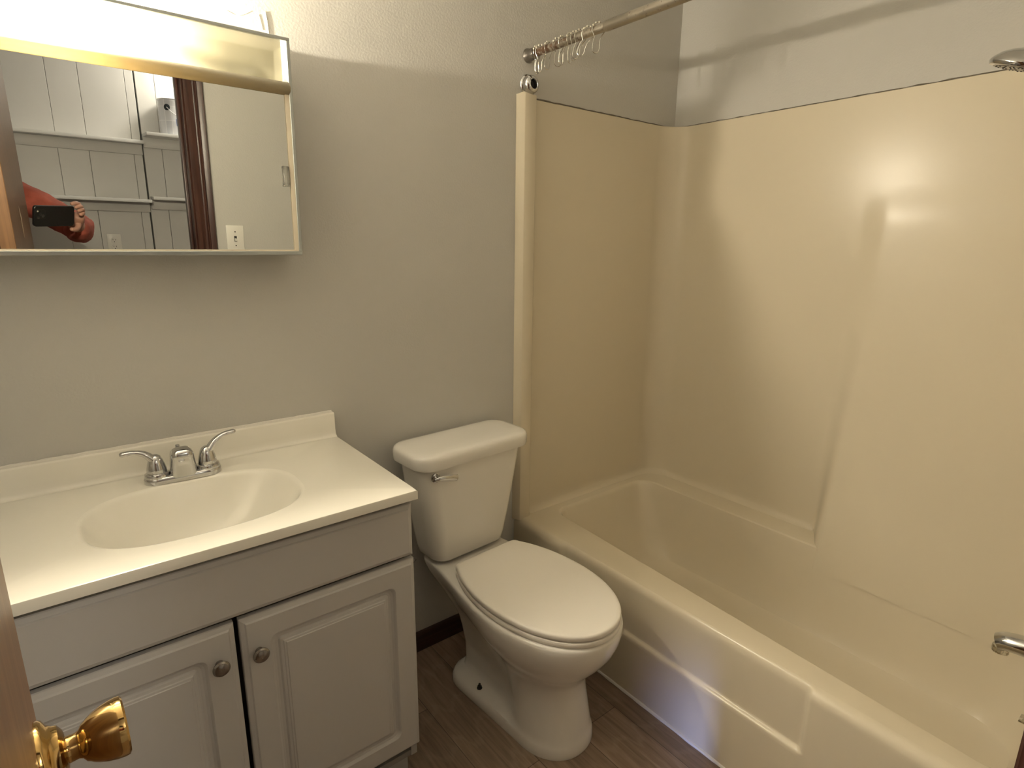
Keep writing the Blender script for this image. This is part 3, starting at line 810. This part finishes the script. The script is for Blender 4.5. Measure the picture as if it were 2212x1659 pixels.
# ------------------------------------------------------------------ bathtub and surround (one moulded unit)
XA, ZR, ZS = 1.237, 0.376, 1.822
tb = thing('bathtub', 'bone coloured one-piece bathtub and shower surround along the right wall', 'bathtub', (1.637, -0.76, 0))
# tub basin
def insc(a, head, far, foot, front):
    # inner rim quadrilateral (front-left head, far head, far foot, front foot), insets per side
    return [(1.388+front, -0.050-head), (1.925-far, -0.050-head), (1.925-far, -1.455+foot), (1.306+front, -1.455+foot)]
prof = [ # head far foot front z r
 (0, 0, 0, 0, ZR, 0.060), (0.003, 0.003, 0.003, 0.003, ZR-0.001, 0.062), (0.008, 0.007, 0.007, 0.007, ZR-0.005, 0.064), (0.013, 0.010, 0.010, 0.010, ZR-0.014, 0.066),
 (0.030, 0.016, 0.016, 0.014, 0.31, 0.072), (0.062, 0.028, 0.026, 0.020, 0.23, 0.08), (0.098, 0.042, 0.038, 0.028, 0.155, 0.088), (0.125, 0.054, 0.048, 0.036, 0.115, 0.09),
 (0.145, 0.068, 0.06, 0.046, 0.094, 0.085), (0.17, 0.090, 0.08, 0.065, 0.083, 0.07), (0.21, 0.13, 0.12, 0.10, 0.079, 0.05)]
bm = bmesh.new()
lps = []
for h, fa, fo, fr, z, r in prof:
    lps.append([Vector((p.x, p.y, z)) for p in rpoly(insc(0, h, fa, fo, fr), [r*0.9, r*1.1, r*1.4, r], 8, 12)])
vs = loft(bm, lps, False, True)
XE = XA+0.026
outer = [bm.verts.new(p) for p in ((XE, -0.0006, ZR), (XR-0.0008, -0.0006, ZR), (XR-0.0008, YF+0.0006, ZR), (XE, YF+0.0006, ZR))]
ed = [bm.edges.new((outer[i], outer[(i+1) % 4])) for i in range(4)]
ie = []
n = len(vs[0])
for i in range(n): ie.append(bm.edges.get((vs[0][i], vs[0][(i+1) % n])))
bmesh.ops.triangle_fill(bm, edges=ed+ie, use_beauty=True)
fin(bm, 'tub_basin', M['tub'], tb, ang=25)
# apron with a recessed upper panel
bm = bmesh.new()
ys = [-0.0006, -0.10, -0.243, -0.248, -0.256, -0.264, -0.272, -0.42, -0.58, -0.74, -0.90, -1.02, -1.072, -1.080, -1.086, -1.092, -1.097, -1.102, -1.22, -1.36, -1.5194]
zs = [0.0, 0.05, 0.10, 0.15, 0.185, 0.1945, 0.1985, 0.2015, 0.2045, 0.208, 0.214, 0.24, 0.28, 0.32, 0.345, 0.354, 0.360, 0.3655, 0.3700, 0.3735, 0.3752, ZR]
grid = []
for z in zs:
    row = []
    for y in ys:
        rec = sstep(0.1960, 0.2060, z)*(sstep(-0.246, -0.270, y) if y > -0.6 else sstep(-1.099, -1.083, y))
        x = XA + 0.013*rec
        if z > 0.350:
            t = min(1.0, (z-0.350)/(ZR-0.350)); x = x + (XE-x)*(1-math.sqrt(max(0, 1-t*t)))
        row.append(bm.verts.new((x, y, z)))
    grid.append(row)
for j in range(len(zs)-1):
    for i in range(len(ys)-1): bm.faces.new((grid[j][i], grid[j][i+1], grid[j+1][i+1], grid[j+1][i]))
fin(bm, 'apron', M['tub'], tb, ang=70)
# surround walls
def bulge(y, z):
    t = max(0.0, min(1.0, (z-ZR)/1.07))
    amp = (0.101*(1-t)**1.7+0.007)*(1-sstep(1.43, 1.56, z)) + 0.008*(1-sstep(ZR, ZR+0.25, z)) + 0.16*max(0.0, ZR-z)
    return amp*sstep(-0.725-0.02*t, -0.805-0.02*t, -(-y))
RC = 0.095; off = 0.004
path = []   # (x, y, kind)
for i in range(9): path.append((1.300+(XR-off-RC-1.300)*i/8, -off, 0))
for i in range(1, 11):
    a = PI/2*i/10; path.append((XR-off-RC+RC*math.sin(a), -off-RC+RC*math.cos(a), 0))
stops = [-0.2, -0.35, -0.5, -0.62, -0.70, -0.73, -0.738, -0.746, -0.754, -0.762, -0.77, -0.778, -0.786, -0.794, -0.802, -0.81, -0.82, -0.84, -0.88, -0.95, -1.05, -1.18, -1.30, YF+off+RC]
for y in stops: path.append((XR-off, y, 1))
for i in range(1, 11):
    a = PI/2*i/10; path.append((XR-off-RC+RC*math.cos(a), YF+off+RC-RC*math.sin(a), 2))
for i in range(1, 9): path.append((XR-off-RC+(1.300-(XR-off-RC))*i/8, YF+off, 0))
zz = [0.298, 0.325, 0.35, ZR, 0.378, 0.382, 0.389, 0.40] + [0.42+0.06*i for i in range(17)] + [1.43, 1.45, 1.465, 1.48, 1.495, 1.51, 1.525, 1.54, 1.555, 1.60, 1.68, 1.74] + [1.80, 1.815, 1.8205, ZS]
bm = bmesh.new(); grid = []
for z in zz:
    row = []
    fil = 0.016*max(0, 1-(z-ZR)/0.024)**2 if ZR <= z < 0.40 else 0      # cove where the wall meets the rim
    lip = 0.0
    for x, y, k in path:
        px, py = x, y
        if k == 1: px -= bulge(y, z)
        elif k == 2: px -= bulge(-1.4, z)*max(0.0, min(1.0, (x-(XR-off-RC))/RC))
        cx, cy = 1.64, -0.76
        if fil:
            if py > -0.09: py -= fil
            if px > 1.9 and not (k == 1 and y < -0.735): px -= fil
        if z >= 1.8205:
            if z == ZS: 
                if py > -0.2 and px < 1.95: py = -0.0008
                elif py < -1.4 and px < 1.95: py = YF+0.0008
                else: px = min(XR-0.0008, px+0.0030)
        row.append(bm.verts.new((px, py, z)))
    grid.append(row)
for j in range(len(zz)-1):
    for i in range(len(path)-1): bm.faces.new((grid[j][i], grid[j][i+1], grid[j+1][i+1], grid[j+1][i]))
# flat tops filling the rounded corners
for j0, j1, corner in ((8, 19, (XR-0.0008, -0.0008)), ):
    c = bm.verts.new((*corner, ZS))
    for i in range(8, 18): bm.faces.new((grid[-1][i], grid[-1][i+1], c))
# bull-nosed flanges on the two free edges
def flange(y0, s):
    fp = [(1.227, -0.0008), (1.2295, -0.006), (1.2385, -0.030), (1.2405, -0.0315), (1.284, -0.031), (1.287, -0.029), (1.291, -0.018), (1.297, -0.0075), (1.306, -0.004), (1.306, -0.0008)]
    lo = []
    for z, ap in ((ZR-0.004, 0), (1.812, 0), (1.826, 0), (1.832, 1)):
        lo.append([Vector((x, y0+s*(y if not ap else y*0.8), z - (0.005 if (ap and (x < 1.232 or x > 1.282)) else 0))) for x, y in fp])
    loft(bm, lo)
flange(0.0, 1); flange(YF, -1)
fin(bm, 'surround_wall', M['tub'], tb, ang=45)
# caulk: ragged grey joint above the surround, white bead along the floor
bm = bmesh.new()
pts = []; rad = []
for i in range(70):
    t = i/69; x = 1.300+(XR-0.01-1.300)*t
    pts.append((x, -0.0034, ZS+0.001+0.0022*noise.noise((x*25, 1, 0)))); rad.append(max(0.0006, 0.0027*(1-0.6*t)+0.0014*noise.noise((x*35, 5, 0))))
tube(bm, pts, rad, 6)
pts = []; rad = []
for i in range(110):
    t = i/109; y = -0.03-(1.42)*t
    pts.append((XR-0.0034, y, ZS+0.0012+0.0018*noise.noise((y*22, 1, 2)))); rad.append(max(0.0005, 0.0009+0.0012*noise.noise((y*30, 5, 4))+0.0008*t))
tube(bm, pts, rad, 6)
o = fin(bm, 'wall_joint', M['greycaulk'], tb); o['label'] = 'ragged grey caulk joint above the surround'
bm = bmesh.new()
pts = []; rad = []
for i in range(120):
    y = -0.02-1.49*i/119
    pts.append((XA-0.001, y, 0.003)); rad.append(0.0055+0.0028*noise.noise((y*18, 2, 0)))
tube(bm, pts, rad, 7)
o = fin(bm, 'floor_caulk', M['caulk'], tb); o['label'] = 'white caulk bead along the floor'

# ------------------------------------------------------------------ shower fittings
sh = thing('shower_fixture', 'chrome shower head at the upper right edge, on the wall beyond the frame', 'shower head', (1.65, YF, 1.83))
bm = bmesh.new()
hd = Vector((0.06, 0.33, -0.93)).normalized(); hc = Vector((1.655, -1.165, 1.752))
lathe(bm, [(0, -0.020), (0.012, -0.019), (0.030, -0.014), (0.046, -0.006), (0.056, 0.004), (0.060, 0.010), (0.060, 0.014), (0.057, 0.019), (0.050, 0.020), (0, 0.020)], 40, axis_mtx(hc, hd))
hb = fin(bm, 'spray_head', M['chrome'], sh)
bm = bmesh.new()
for rr, nn in ((0.016, 6), (0.030, 12), (0.043, 18)):
    for i in range(nn):
        a = 2*PI*i/nn; b2 = bmesh.new(); bmesh.ops.create_uvsphere(b2, u_segments=6, v_segments=4, radius=0.0024)
        merge(bm, b2, axis_mtx(hc, hd) @ Matrix.Translation((rr*math.cos(a), rr*math.sin(a), 0.020)))
o = fin(bm, 'spray_nozzles', M['hole'], sh)
bm = bmesh.new(); lathe(bm, [(0, 0), (0.0495, 0), (0.0490, 0.0012), (0, 0.0012)], 40, axis_mtx(hc+hd*0.0196, hd))
fin(bm, 'spray_face', M['nickel'], sh)
bm = bmesh.new()
tube(bm, smoothpath([(1.65, YF, 1.86), (1.65, -1.42, 1.865), (1.65, -1.32, 1.845), (1.652, -1.22, 1.80), hc-hd*0.016], 6), 0.0085, 12)
lathe(bm, [(0, 0), (0.030, 0), (0.028, 0.006), (0.012, 0.012), (0, 0.012)], 24, axis_mtx((1.65, YF, 1.86), (0, 1, 0)))
fin(bm, 'shower_arm', M['chrome'], sh)

ts = thing('tub_spout', 'chrome tub spout pointing left at the right edge above the tub', 'spout', (1.63, YF, 0.48))
bm = bmesh.new()
pth = smoothpath([(1.63, YF+0.006, 0.485), (1.63, -1.45, 0.487), (1.63, -1.385, 0.484), (1.63, -1.352, 0.478), (1.63, -1.337, 0.470)], 6)
n_ = len(pth)
tube(bm, pth, [0.030-0.008*i/n_ for i in range(n_)], 22, flat=0.88)
fin(bm, 'spout_body', M['chrome'], ts, ang=50)
bm = bmesh.new(); lathe(bm, [(0.0135, 0), (0.016, -0.002), (0.0165, -0.016), (0.0125, -0.016), (0.0115, -0.003)], 22, Matrix.Translation((1.63, -1.343, 0.464)))
o = fin(bm, 'outlet_ring', M['dullchrome'], ts)

ov = thing('overflow_plate', 'small chrome overflow plate on the end wall of the tub', 'overflow plate', (1.63, -1.43, 0.30))
bm = bmesh.new(); lathe(bm, [(0, 0), (0.034, 0), (0.033, 0.004), (0.022, 0.008), (0, 0.0095)], 30, axis_mtx((1.64, -1.425, 0.268), (0, 1, 0.15)))
box(bm, 1.625, 1.655, -1.424, -1.402, 0.297, 0.302, 0.001)
fin(bm, 'trip_plate', M['dullchrome'], ov)

# curtain rod
RX, RZ = 1.272, 1.943
rod = thing('shower_curtain_rod', 'rust-spotted chrome curtain rod running over the tub front', 'curtain rod', (RX, -0.76, RZ))
bm = bmesh.new(); tube(bm, [(RX, -0.010, RZ), (RX, -0.335, RZ)], 0.0118, 20)
fin(bm, 'inner_tube', M['rod'], rod)
bm = bmesh.new(); tube(bm, [(RX, -0.330, RZ), (RX, -0.333, RZ), (RX, YF+0.01, RZ)], [0.0125, 0.0138, 0.0138], 22)
fin(bm, 'outer_tube', M['rod'], rod)
for y, s in ((0.0, -1), (YF, 1)):
    bm = bmesh.new(); lathe(bm, [(0, 0.0006), (0.0205, 0.0006), (0.0212, 0.002), (0.0205, 0.005), (0.0182, 0.010), (0.0176, 0.022), (0.0172, 0.033), (0.0160, 0.0365), (0.0150, 0.037), (0.0150, 0.041), (0.0122, 0.042), (0.0, 0.042)], 26, axis_mtx((RX, y, RZ), (0, s, 0)))
    o = fin(bm, 'end_cap', M['nickel'], rod)

# old rod flange left on the wall above the surround corner
fl = bmesh.new()
lathe(fl, [(0, 0.0006), (0.0315, 0.0006), (0.0330, 0.003), (0.0315, 0.006), (0.0285, 0.008), (0.0290, 0.014), (0.0265, 0.023), (0.0205, 0.030), (0.0150, 0.032), (0.0135, 0.030), (0.0130, 0.014), (0, 0.013)], 36, axis_mtx((1.274, 0.0, 1.858), (0, -1, 0)))
fo = fin(fl, 'rod_flange', M['chrome'], None, ang=40); tag(fo, 'empty chrome rod socket on the wall just above the surround corner', 'rod socket')
bm = bmesh.new(); lathe(bm, [(0, 0), (0.0125, 0), (0.0125, 0.002), (0, 0.002)], 24, axis_mtx((1.274, -0.0135, 1.858), (0, -1, 0)))
fin(bm, 'socket_hole', M['hole'], fo)

# curtain hooks: pear shaped wire rings with roller beads
def hook_wire(bm, open_=False):
    pts = []
    for i in range(15):                         # arc over the rod
        a = R(-35+250*i/14); pts.append((0.0175*math.cos(a), 0, 0.0030+0.0175*math.sin(a)))
    low = [(-0.0080, 0, -0.018), (-0.0105, 0, -0.026), (-0.0105, 0, -0.046), (-0.0075, 0, -0.054), (0, 0, -0.057), (0.0070, 0, -0.053), (0.0090, 0, -0.044), (0.0075, 0, -0.030 if not open_ else -0.034)]
    full = [Vector(p) for p in pts]+[Vector(p) for p in low]
    if not open_: full += [Vector((0.0085, 0, -0.020))]
    tube(bm, smoothpath(full, 3, closed=not open_), 0.00115, 7, closed=not open_)
def make_hook(open_=False):
    h = thing('curtain_hook', 'x', 'curtain hook', (0, 0, 0), 0, 'wire curtain hooks on the shower rod')
    bm = bmesh.new(); hook_wire(bm, open_); fin(bm, 'wire_loop', M['wire'], h, local=True)
    bm = bmesh.new()
    for i in range(5):
        a = R(28+31*i); sphere(bm, (0.0175*math.cos(a), 0, 0.003+0.0175*math.sin(a)), 0.0032, 10, 6)
    fin(bm, 'roller_beads', M['bead'], h, local=True)
    return h
hk_c = make_hook(False)
hooks = [ # y, rz, ry, label
 (-0.044, 12, -3, 'wire curtain hook closest to the wall end cap of the rod'),
 (-0.063, -38, 8, 'second wire curtain hook from the wall, swung wide to the right'),
 (-0.098, 4, 6, 'third wire curtain hook from the wall end of the rod'),
 (-0.141, -20, 0, 'fourth wire curtain hook from the wall end of the rod'),
 (-0.158, 10, 4, 'fifth wire curtain hook from the wall, close beside the fourth'),
 (-0.190, 18, -2, 'sixth wire curtain hook from the wall, beads bunched on top'),
 (-0.212, -6, 5, 'seventh wire curtain hook from the wall, touching the sixth'),
 (-0.233, -30, 14, 'eighth wire curtain hook from the wall, tilted sideways'),
 (-0.262, -48, 22, 'ninth wire curtain hook from the wall, twisted up under the rod'),
 (-0.303, -34, 6, 'wire curtain hook farthest from the wall, alone on the rod')]
for i, (y, rz, ry, lb) in enumerate(hooks):
    h = hk_c if i == 0 else dup(hk_c)
    h.location = (RX, y, RZ-0.0035); h.rotation_euler = (0, R(ry), R(rz)); h['label'] = lb

# ------------------------------------------------------------------ light switch beside the door (seen in the mirror)
sw = thing('light_switch', 'white single toggle light switch plate beside the dark door casing', 'light switch', (0.670, YF, 1.287))
bm = bmesh.new(); box(bm, -0.036, 0.036, 0, 0.005, -0.0575, 0.0575, 0.002)
fin(bm, 'switch_plate', M['plasticwhite'], sw, local=True)
bm = bmesh.new(); box(bm, -0.0055, 0.0055, 0.0045, 0.0055, -0.012, 0.012); 
for z in (-0.030, 0.030): lathe(bm, [(0, 0), (0.003, 0), (0.0028, 0.0008), (0, 0.001)], 10, axis_mtx((0, 0.005, z), (0, 1, 0)))
fin(bm, 'toggle_slot', M['hole'], sw, local=True)
bm = bmesh.new(); loft(bm, [[Vector((-0.004, 0.005, 0.002)), Vector((0.004, 0.005, 0.002)), Vector((0.004, 0.005, -0.008)), Vector((-0.004, 0.005, -0.008))], [Vector((-0.0035, 0.016, -0.004)), Vector((0.0035, 0.016, -0.004)), Vector((0.0035, 0.014, -0.010)), Vector((-0.0035, 0.014, -0.010))]])
fin(bm, 'toggle', M['plasticwhite'], sw, local=True)

# ------------------------------------------------------------------ hall: shelves, outlet, paint can (seen in the mirror)
def shelf(x0, x1, z, dep, lab):
    s = thing('wall_shelf', lab, 'shelf', ((x0+x1)/2, HY, z), 0, 'white shelves on the hall panel wall')
    y0 = HY if x0 < 0.4 else HY-0.008
    bm = bmesh.new(); box(bm, x0, x1, y0, y0+dep, z-0.018, z, 0.0015)
    fin(bm, 'shelf_board', M['shelf'], s)
    bm = bmesh.new(); box(bm, x0, x1, y0, y0+0.018, z-0.075, z-0.018, 0.0015)
    fin(bm, 'support_cleat', M['hallwall'], s)
    return s
shelf(-1.2, 0.522, 1.752, 0.12, 'long upper white shelf in the hall, left of the dark gap')
shelf(0.532, 1.6, 1.796, 0.19, 'upper white shelf right of the dark gap, carrying the paint can')
shelf(-1.2, 0.526, 1.428, 0.13, 'long lower white shelf in the hall, left of the dark gap')
shelf(0.536, 1.6, 1.446, 0.13, 'short lower white shelf in the hall, right of the dark gap')

ot = thing('wall_outlet', 'white duplex outlet low on the hall panel wall', 'outlet', (0.322, HY, 1.164))
bm = bmesh.new(); box(bm, -0.035, 0.035, 0, 0.005, -0.0575, 0.0575, 0.002); fin(bm, 'outlet_plate', M['plasticwhite'], ot, local=True)
for z in (0.0195, -0.0195):
    bm = bmesh.new(); lathe(bm, [(0, 0), (0.0165, 0), (0.016, 0.002), (0, 0.002)], 24, axis_mtx((0, 0.005, z), (0, 1, 0)))
    rc = fin(bm, 'receptacle', M['plasticwhite'], ot, local=True)
    bm = bmesh.new(); box(bm, -0.0072, -0.0052, 0.0068, 0.0078, z+0.001, z+0.009); box(bm, 0.0052, 0.0072, 0.0068, 0.0078, z+0.001, z+0.008); lathe(bm, [(0, 0), (0.0026, 0), (0.0026, 0.001), (0, 0.001)], 10, axis_mtx((0, 0.0068, z-0.007), (0, 1, 0)))
    fin(bm, 'outlet_slots', M['hole'], rc, local=True)

CR, CHT = 0.083, 0.188
pc = thing('paint_can', 'white paint can with wire handle on the hall shelf behind the door casing', 'paint can', (0.700, HY-0.008+0.095, 1.796))
bm = bmesh.new(); lathe(bm, [(0, 0.0), (CR, 0.0), (CR+0.001, 0.003), (CR, 0.006), (CR, CHT-0.008), (CR+0.0015, CHT-0.004), (CR+0.001, CHT-0.001), (0, CHT-0.001)], 48)
fin(bm, 'can_body', M['canlabel'], pc, local=True)
bm = bmesh.new(); lathe(bm, [(CR-0.012, CHT-0.001), (CR+0.0012, CHT-0.001), (CR+0.0022, CHT+0.001), (CR+0.001, CHT+0.004), (CR-0.003, CHT+0.004), (CR-0.006, CHT), (CR-0.014, CHT-0.0008), (0, CHT-0.0008)], 48)
fin(bm, 'can_lid', M['canmetal'], pc, local=True)
def onto(a, z, dr=0.0004):   # point on the can side, angle a about the +y (front) direction; positive = +x
    return Vector(((CR+dr)*math.sin(a), (CR+dr)*math.cos(a), z))
def disc_on(a0, z0, r, dr):
    bm = bmesh.new(); vs = [bm.verts.new(onto(a0+r*math.cos(2*PI*i/20)/CR, z0+r*math.sin(2*PI*i/20), dr)) for i in range(20)]
    c = bm.verts.new(onto(a0, z0, dr+0.0012)); [bm.faces.new((vs[i], vs[(i+1) % 20], c)) for i in range(20)]
    return bm
for a_, z_, r_ in ((-0.62, 0.145, 0.0170),): o = fin(disc_on(a_, z_, r_, 0.0012), 'handle_ear', M['candark'], pc, local=True)
fin(disc_on(0.28, 0.138, 0.0055, 0.0006), 'label_dot', M['candark'], pc, local=True)
bm = bmesh.new()
for (a0, a1, z0, z1) in ((-0.10, 0.75, 0.066, 0.077), (0.02, 0.8, 0.053, 0.061), (-0.12, 0.02, 0.048, 0.086)):
    v0 = [[bm.verts.new(onto(a0+(a1-a0)*i/8, z, 0.0007)) for i in range(9)] for z in (z0, z1)]
    for i in range(8): bm.faces.new((v0[0][i], v0[0][i+1], v0[1][i+1], v0[1][i]))
fin(bm, 'label_print', M['canblue'], pc, local=True)
bm = bmesh.new(); tube(bm, smoothpath([onto(-0.62, 0.145, 0.003), onto(-0.40, 0.125, 0.008), onto(0.0, 0.098, 0.014), onto(0.4, 0.072, 0.018), onto(0.9, 0.062, 0.018), onto(1.6, 0.075, 0.012), onto(2.6, 0.145, 0.003)], 6), 0.0016, 7)
fin(bm, 'wire_handle', M['canmetal'], pc, local=True)

# ------------------------------------------------------------------ the photographer (seen in the mirror) and the phone
def cpt(a, b, c): return CAM+RGT*a+UPV*b+FWD*c
ph = thing('phone', 'black phone held sideways by the hand reflected in the mirror', 'phone', CAM)
def rbox_cam(a0, a1, b0, b1, c0, c1, r, bev=0.002):
    bm = bmesh.new()
    lp = []
    for c, ins in ((c0, bev), (c0+bev, 0), (c1-bev, 0), (c1, bev)):
        lp.append([cpt(a, b, c) for a, b in rrect(a0+ins, a1-ins, b0+ins, b1-ins, r, 5)])
    loft(bm, lp); return bm
fin(rbox_cam(-0.022, 0.138, -0.048, 0.031, -0.0145, -0.0035, 0.011), 'phone_case', M['phone'], ph)
fin(rbox_cam(-0.018, 0.020, -0.019, 0.018, -0.0036, -0.0022, 0.008, 0.0005), 'camera_bump', M['phone'], ph)
bm = bmesh.new()
for a, b in ((0.0, 0.0), (-0.008, -0.012), (0.011, -0.006)): lathe(bm, [(0, 0), (0.0062, 0), (0.006, 0.0008), (0, 0.0008)], 20, axis_mtx(cpt(a, b, -0.0024), FWD))
fin(bm, 'camera_lenses', M['lens'], ph)
bm = bmesh.new(); lathe(bm, [(0, 0), (0.0032, 0), (0.003, 0.0006), (0, 0.0007)], 14, axis_mtx(cpt(-0.010, 0.011, -0.0024), FWD))
fin(bm, 'flash', M['flash'], ph)

def skin(name, nodes, edges, m, parent, sub=2, root=0):
    me = bpy.data.meshes.new(name)
    me.from_pydata([n_[0] for n_ in nodes], edges, [])
    o = link(name, me, m, parent)
    if parent is not None: o.matrix_parent_inverse = parent.matrix_basis.inverted()
    md = o.modifiers.new('skin', 'SKIN'); md.use_smooth_shade = True
    md.branch_smoothing = 0.6
    lay = me.skin_vertices[0].data
    for i, n_ in enumerate(nodes):
        rr = n_[1]; lay[i].radius = (rr, rr) if not isinstance(rr, tuple) else rr
        lay[i].use_root = (i == root)
    sd = o.modifiers.new('sub', 'SUBSURF'); sd.levels = sub; sd.render_levels = sub
    return o

pe = thing('person', 'person in an orange red long-sleeved shirt in the doorway, arm stretched out holding the phone', 'person', (-0.27, -1.93, 0))
f2 = Vector((0.60, 0.80, 0)); r2 = Vector((0.80, -0.60, 0)); C0 = Vector((-0.275, -1.925, 0))
def B(r_, f_, z): return C0+r2*r_+f2*f_+Vector((0, 0, z))
SHR = Vector((-0.112, -2.02, 1.452)); ELB = Vector((0.132, -1.885, 1.296)); WRI = cpt(0.190, -0.060, -0.058)
SHL = B(-0.18, 0, 1.42)
nodes = [(B(0, 0, 0.95), 0.125), (B(0, 0, 1.10), 0.115), (B(0, 0.0, 1.28), 0.125), (B(0, 0, 1.40), 0.105), (B(0, 0.005, 1.50), 0.052), (B(0, 0.02, 1.57), 0.062), (B(0, 0.03, 1.66), 0.088), (B(0, 0.015, 1.735), 0.068),
         (SHR, 0.058), ((SHR+ELB)/2, 0.050), (ELB, 0.044), ((ELB+WRI)/2, 0.038), (WRI, 0.026),
         (SHL, 0.058), (B(-0.24, 0.02, 1.16), 0.044), (B(-0.22, 0.12, 0.95), 0.032), (B(-0.21, 0.15, 0.87), 0.035),
         (B(0.095, 0, 0.86), 0.09), (B(0.10, 0.02, 0.48), 0.06), (B(0.10, -0.01, 0.09), 0.042), (B(0.11, 0.13, 0.035), 0.034),
         (B(-0.095, 0, 0.86), 0.09), (B(-0.10, 0.02, 0.48), 0.06), (B(-0.10, -0.01, 0.09), 0.042), (B(-0.11, 0.13, 0.035), 0.034)]
# hand: palm beside the phone's right end, five fingers closing on it
palm = [(cpt(0.180, -0.028, -0.034), 0.026), (cpt(0.170, -0.004, -0.022), 0.0235)]
k0 = len(nodes)
edges = [(0, 1), (1, 2), (2, 3), (3, 4), (4, 5), (5, 6), (6, 7), (3, 8), (8, 9), (9, 10), (10, 11), (11, 12), (3, 13), (13, 14), (14, 15), (15, 16), (0, 17), (17, 18), (18, 19), (19, 20), (0, 21), (21, 22), (22, 23), (23, 24)]
nodes += palm; edges += [(12, k0), (k0, k0+1)]
body = skin('body', nodes, edges, M['skin'], pe, 2)
fingers = [
 [(0.172, 0.016, -0.016), (0.158, 0.040, -0.006), (0.134, 0.046, 0.002), (0.112, 0.042, 0.006)],
 [(0.176, 0.008, -0.016), (0.166, 0.030, -0.004), (0.146, 0.035, 0.008), (0.126, 0.028, 0.007)],
 [(0.180, -0.002, -0.018), (0.173, 0.018, -0.004), (0.156, 0.022, 0.007), (0.138, 0.014, 0.008)],
 [(0.184, -0.012, -0.022), (0.178, 0.004, -0.008), (0.164, 0.006, 0.003), (0.150, -0.002, 0.006)],
 [(0.178, -0.036, -0.030), (0.168, -0.056, -0.018), (0.146, -0.064, -0.006), (0.120, -0.060, -0.002)]]
for i, fg in enumerate(fingers):
    rr_ = [0.0095, 0.009, 0.0085, 0.0075] if i < 4 else [0.012, 0.0105, 0.0095, 0.008]
    skin('finger' if i < 4 else 'thumb', [(cpt(*p), r_) for p, r_ in zip(fg, rr_)], [(0, 1), (1, 2), (2, 3)], M['skin'], pe, 2)
# face
bm = bmesh.new(); sphere(bm, B(0, 0.118, 1.645), 0.014, sc=(0.9, 0.9, 1.3)); fin(bm, 'nose', M['skin'], pe)
for s in (-1, 1):
    bm = bmesh.new(); sphere(bm, B(s*0.034, 0.098, 1.668), 0.010); fin(bm, 'eye', M['eye'], pe)
bm = bmesh.new(); tube(bm, [B(-0.025, 0.094, 1.605), B(0, 0.104, 1.602), B(0.025, 0.094, 1.605)], [0.003, 0.006, 0.003], 8); o = fin(bm, 'mouth', M['sleeve'], pe)
for s in (-1, 1):
    bm = bmesh.new(); sphere(bm, B(s*0.086, 0.01, 1.65), 0.020, sc=(0.5, 0.8, 1.3)); fin(bm, 'ear', M['skin'], pe)
bm = bmesh.new()
b2 = bmesh.new(); bmesh.ops.create_uvsphere(b2, u_segments=24, v_segments=14, radius=0.101)
bmesh.ops.delete(b2, geom=[v for v in b2.verts if v.co.z < -0.005 and v.co.dot(f2) > -0.03 or v.co.z < -0.06 or (v.co.dot(f2) > 0.055 and v.co.z < 0.05)], context='VERTS')
merge(bm, b2, Matrix.Translation(B(0, 0.012, 1.672)) @ Matrix.Diagonal((0.95, 0.98, 1.05, 1)))
fin(bm, 'hair', M['hair'], pe)
# clothes
shirt = [(B(0, 0, 0.93), 0.150), (B(0, 0, 1.10), 0.142), (B(0, 0, 1.28), 0.148), (B(0, 0, 1.40), 0.118), (B(0, 0.003, 1.485), 0.066),
         (SHR, 0.078), ((SHR+ELB)/2+Vector((0, 0, 0.006)), 0.066), (ELB, 0.066), ((ELB+WRI)/2+Vector((0, 0, -0.010)), 0.056), (ELB*0.12+WRI*0.88, 0.040),
         (SHL, 0.078), (B(-0.24, 0.02, 1.16), 0.060), (B(-0.22, 0.11, 0.97), 0.045)]
o = skin('shirt', shirt, [(0, 1), (1, 2), (2, 3), (3, 4), (3, 5), (5, 6), (6, 7), (7, 8), (8, 9), (3, 10), (10, 11), (11, 12)], M['sleeve'], pe, 3)
tx = bpy.data.textures.new('folds', 'CLOUDS'); tx.noise_scale = 0.06
dm = o.modifiers.new('folds', 'DISPLACE'); dm.texture = tx; dm.strength = 0.022; dm.mid_level = 0.5; dm.texture_coords = 'GLOBAL'
skin('trousers', [(B(0, 0, 0.96), 0.135), (B(0.095, 0, 0.84), 0.105), (B(0.10, 0.02, 0.48), 0.076), (B(0.10, -0.01, 0.07), 0.062), (B(-0.095, 0, 0.84), 0.105), (B(-0.10, 0.02, 0.48), 0.076), (B(-0.10, -0.01, 0.07), 0.062)],
     [(0, 1), (1, 2), (2, 3), (0, 4), (4, 5), (5, 6)], M['trousers'], pe, 2)
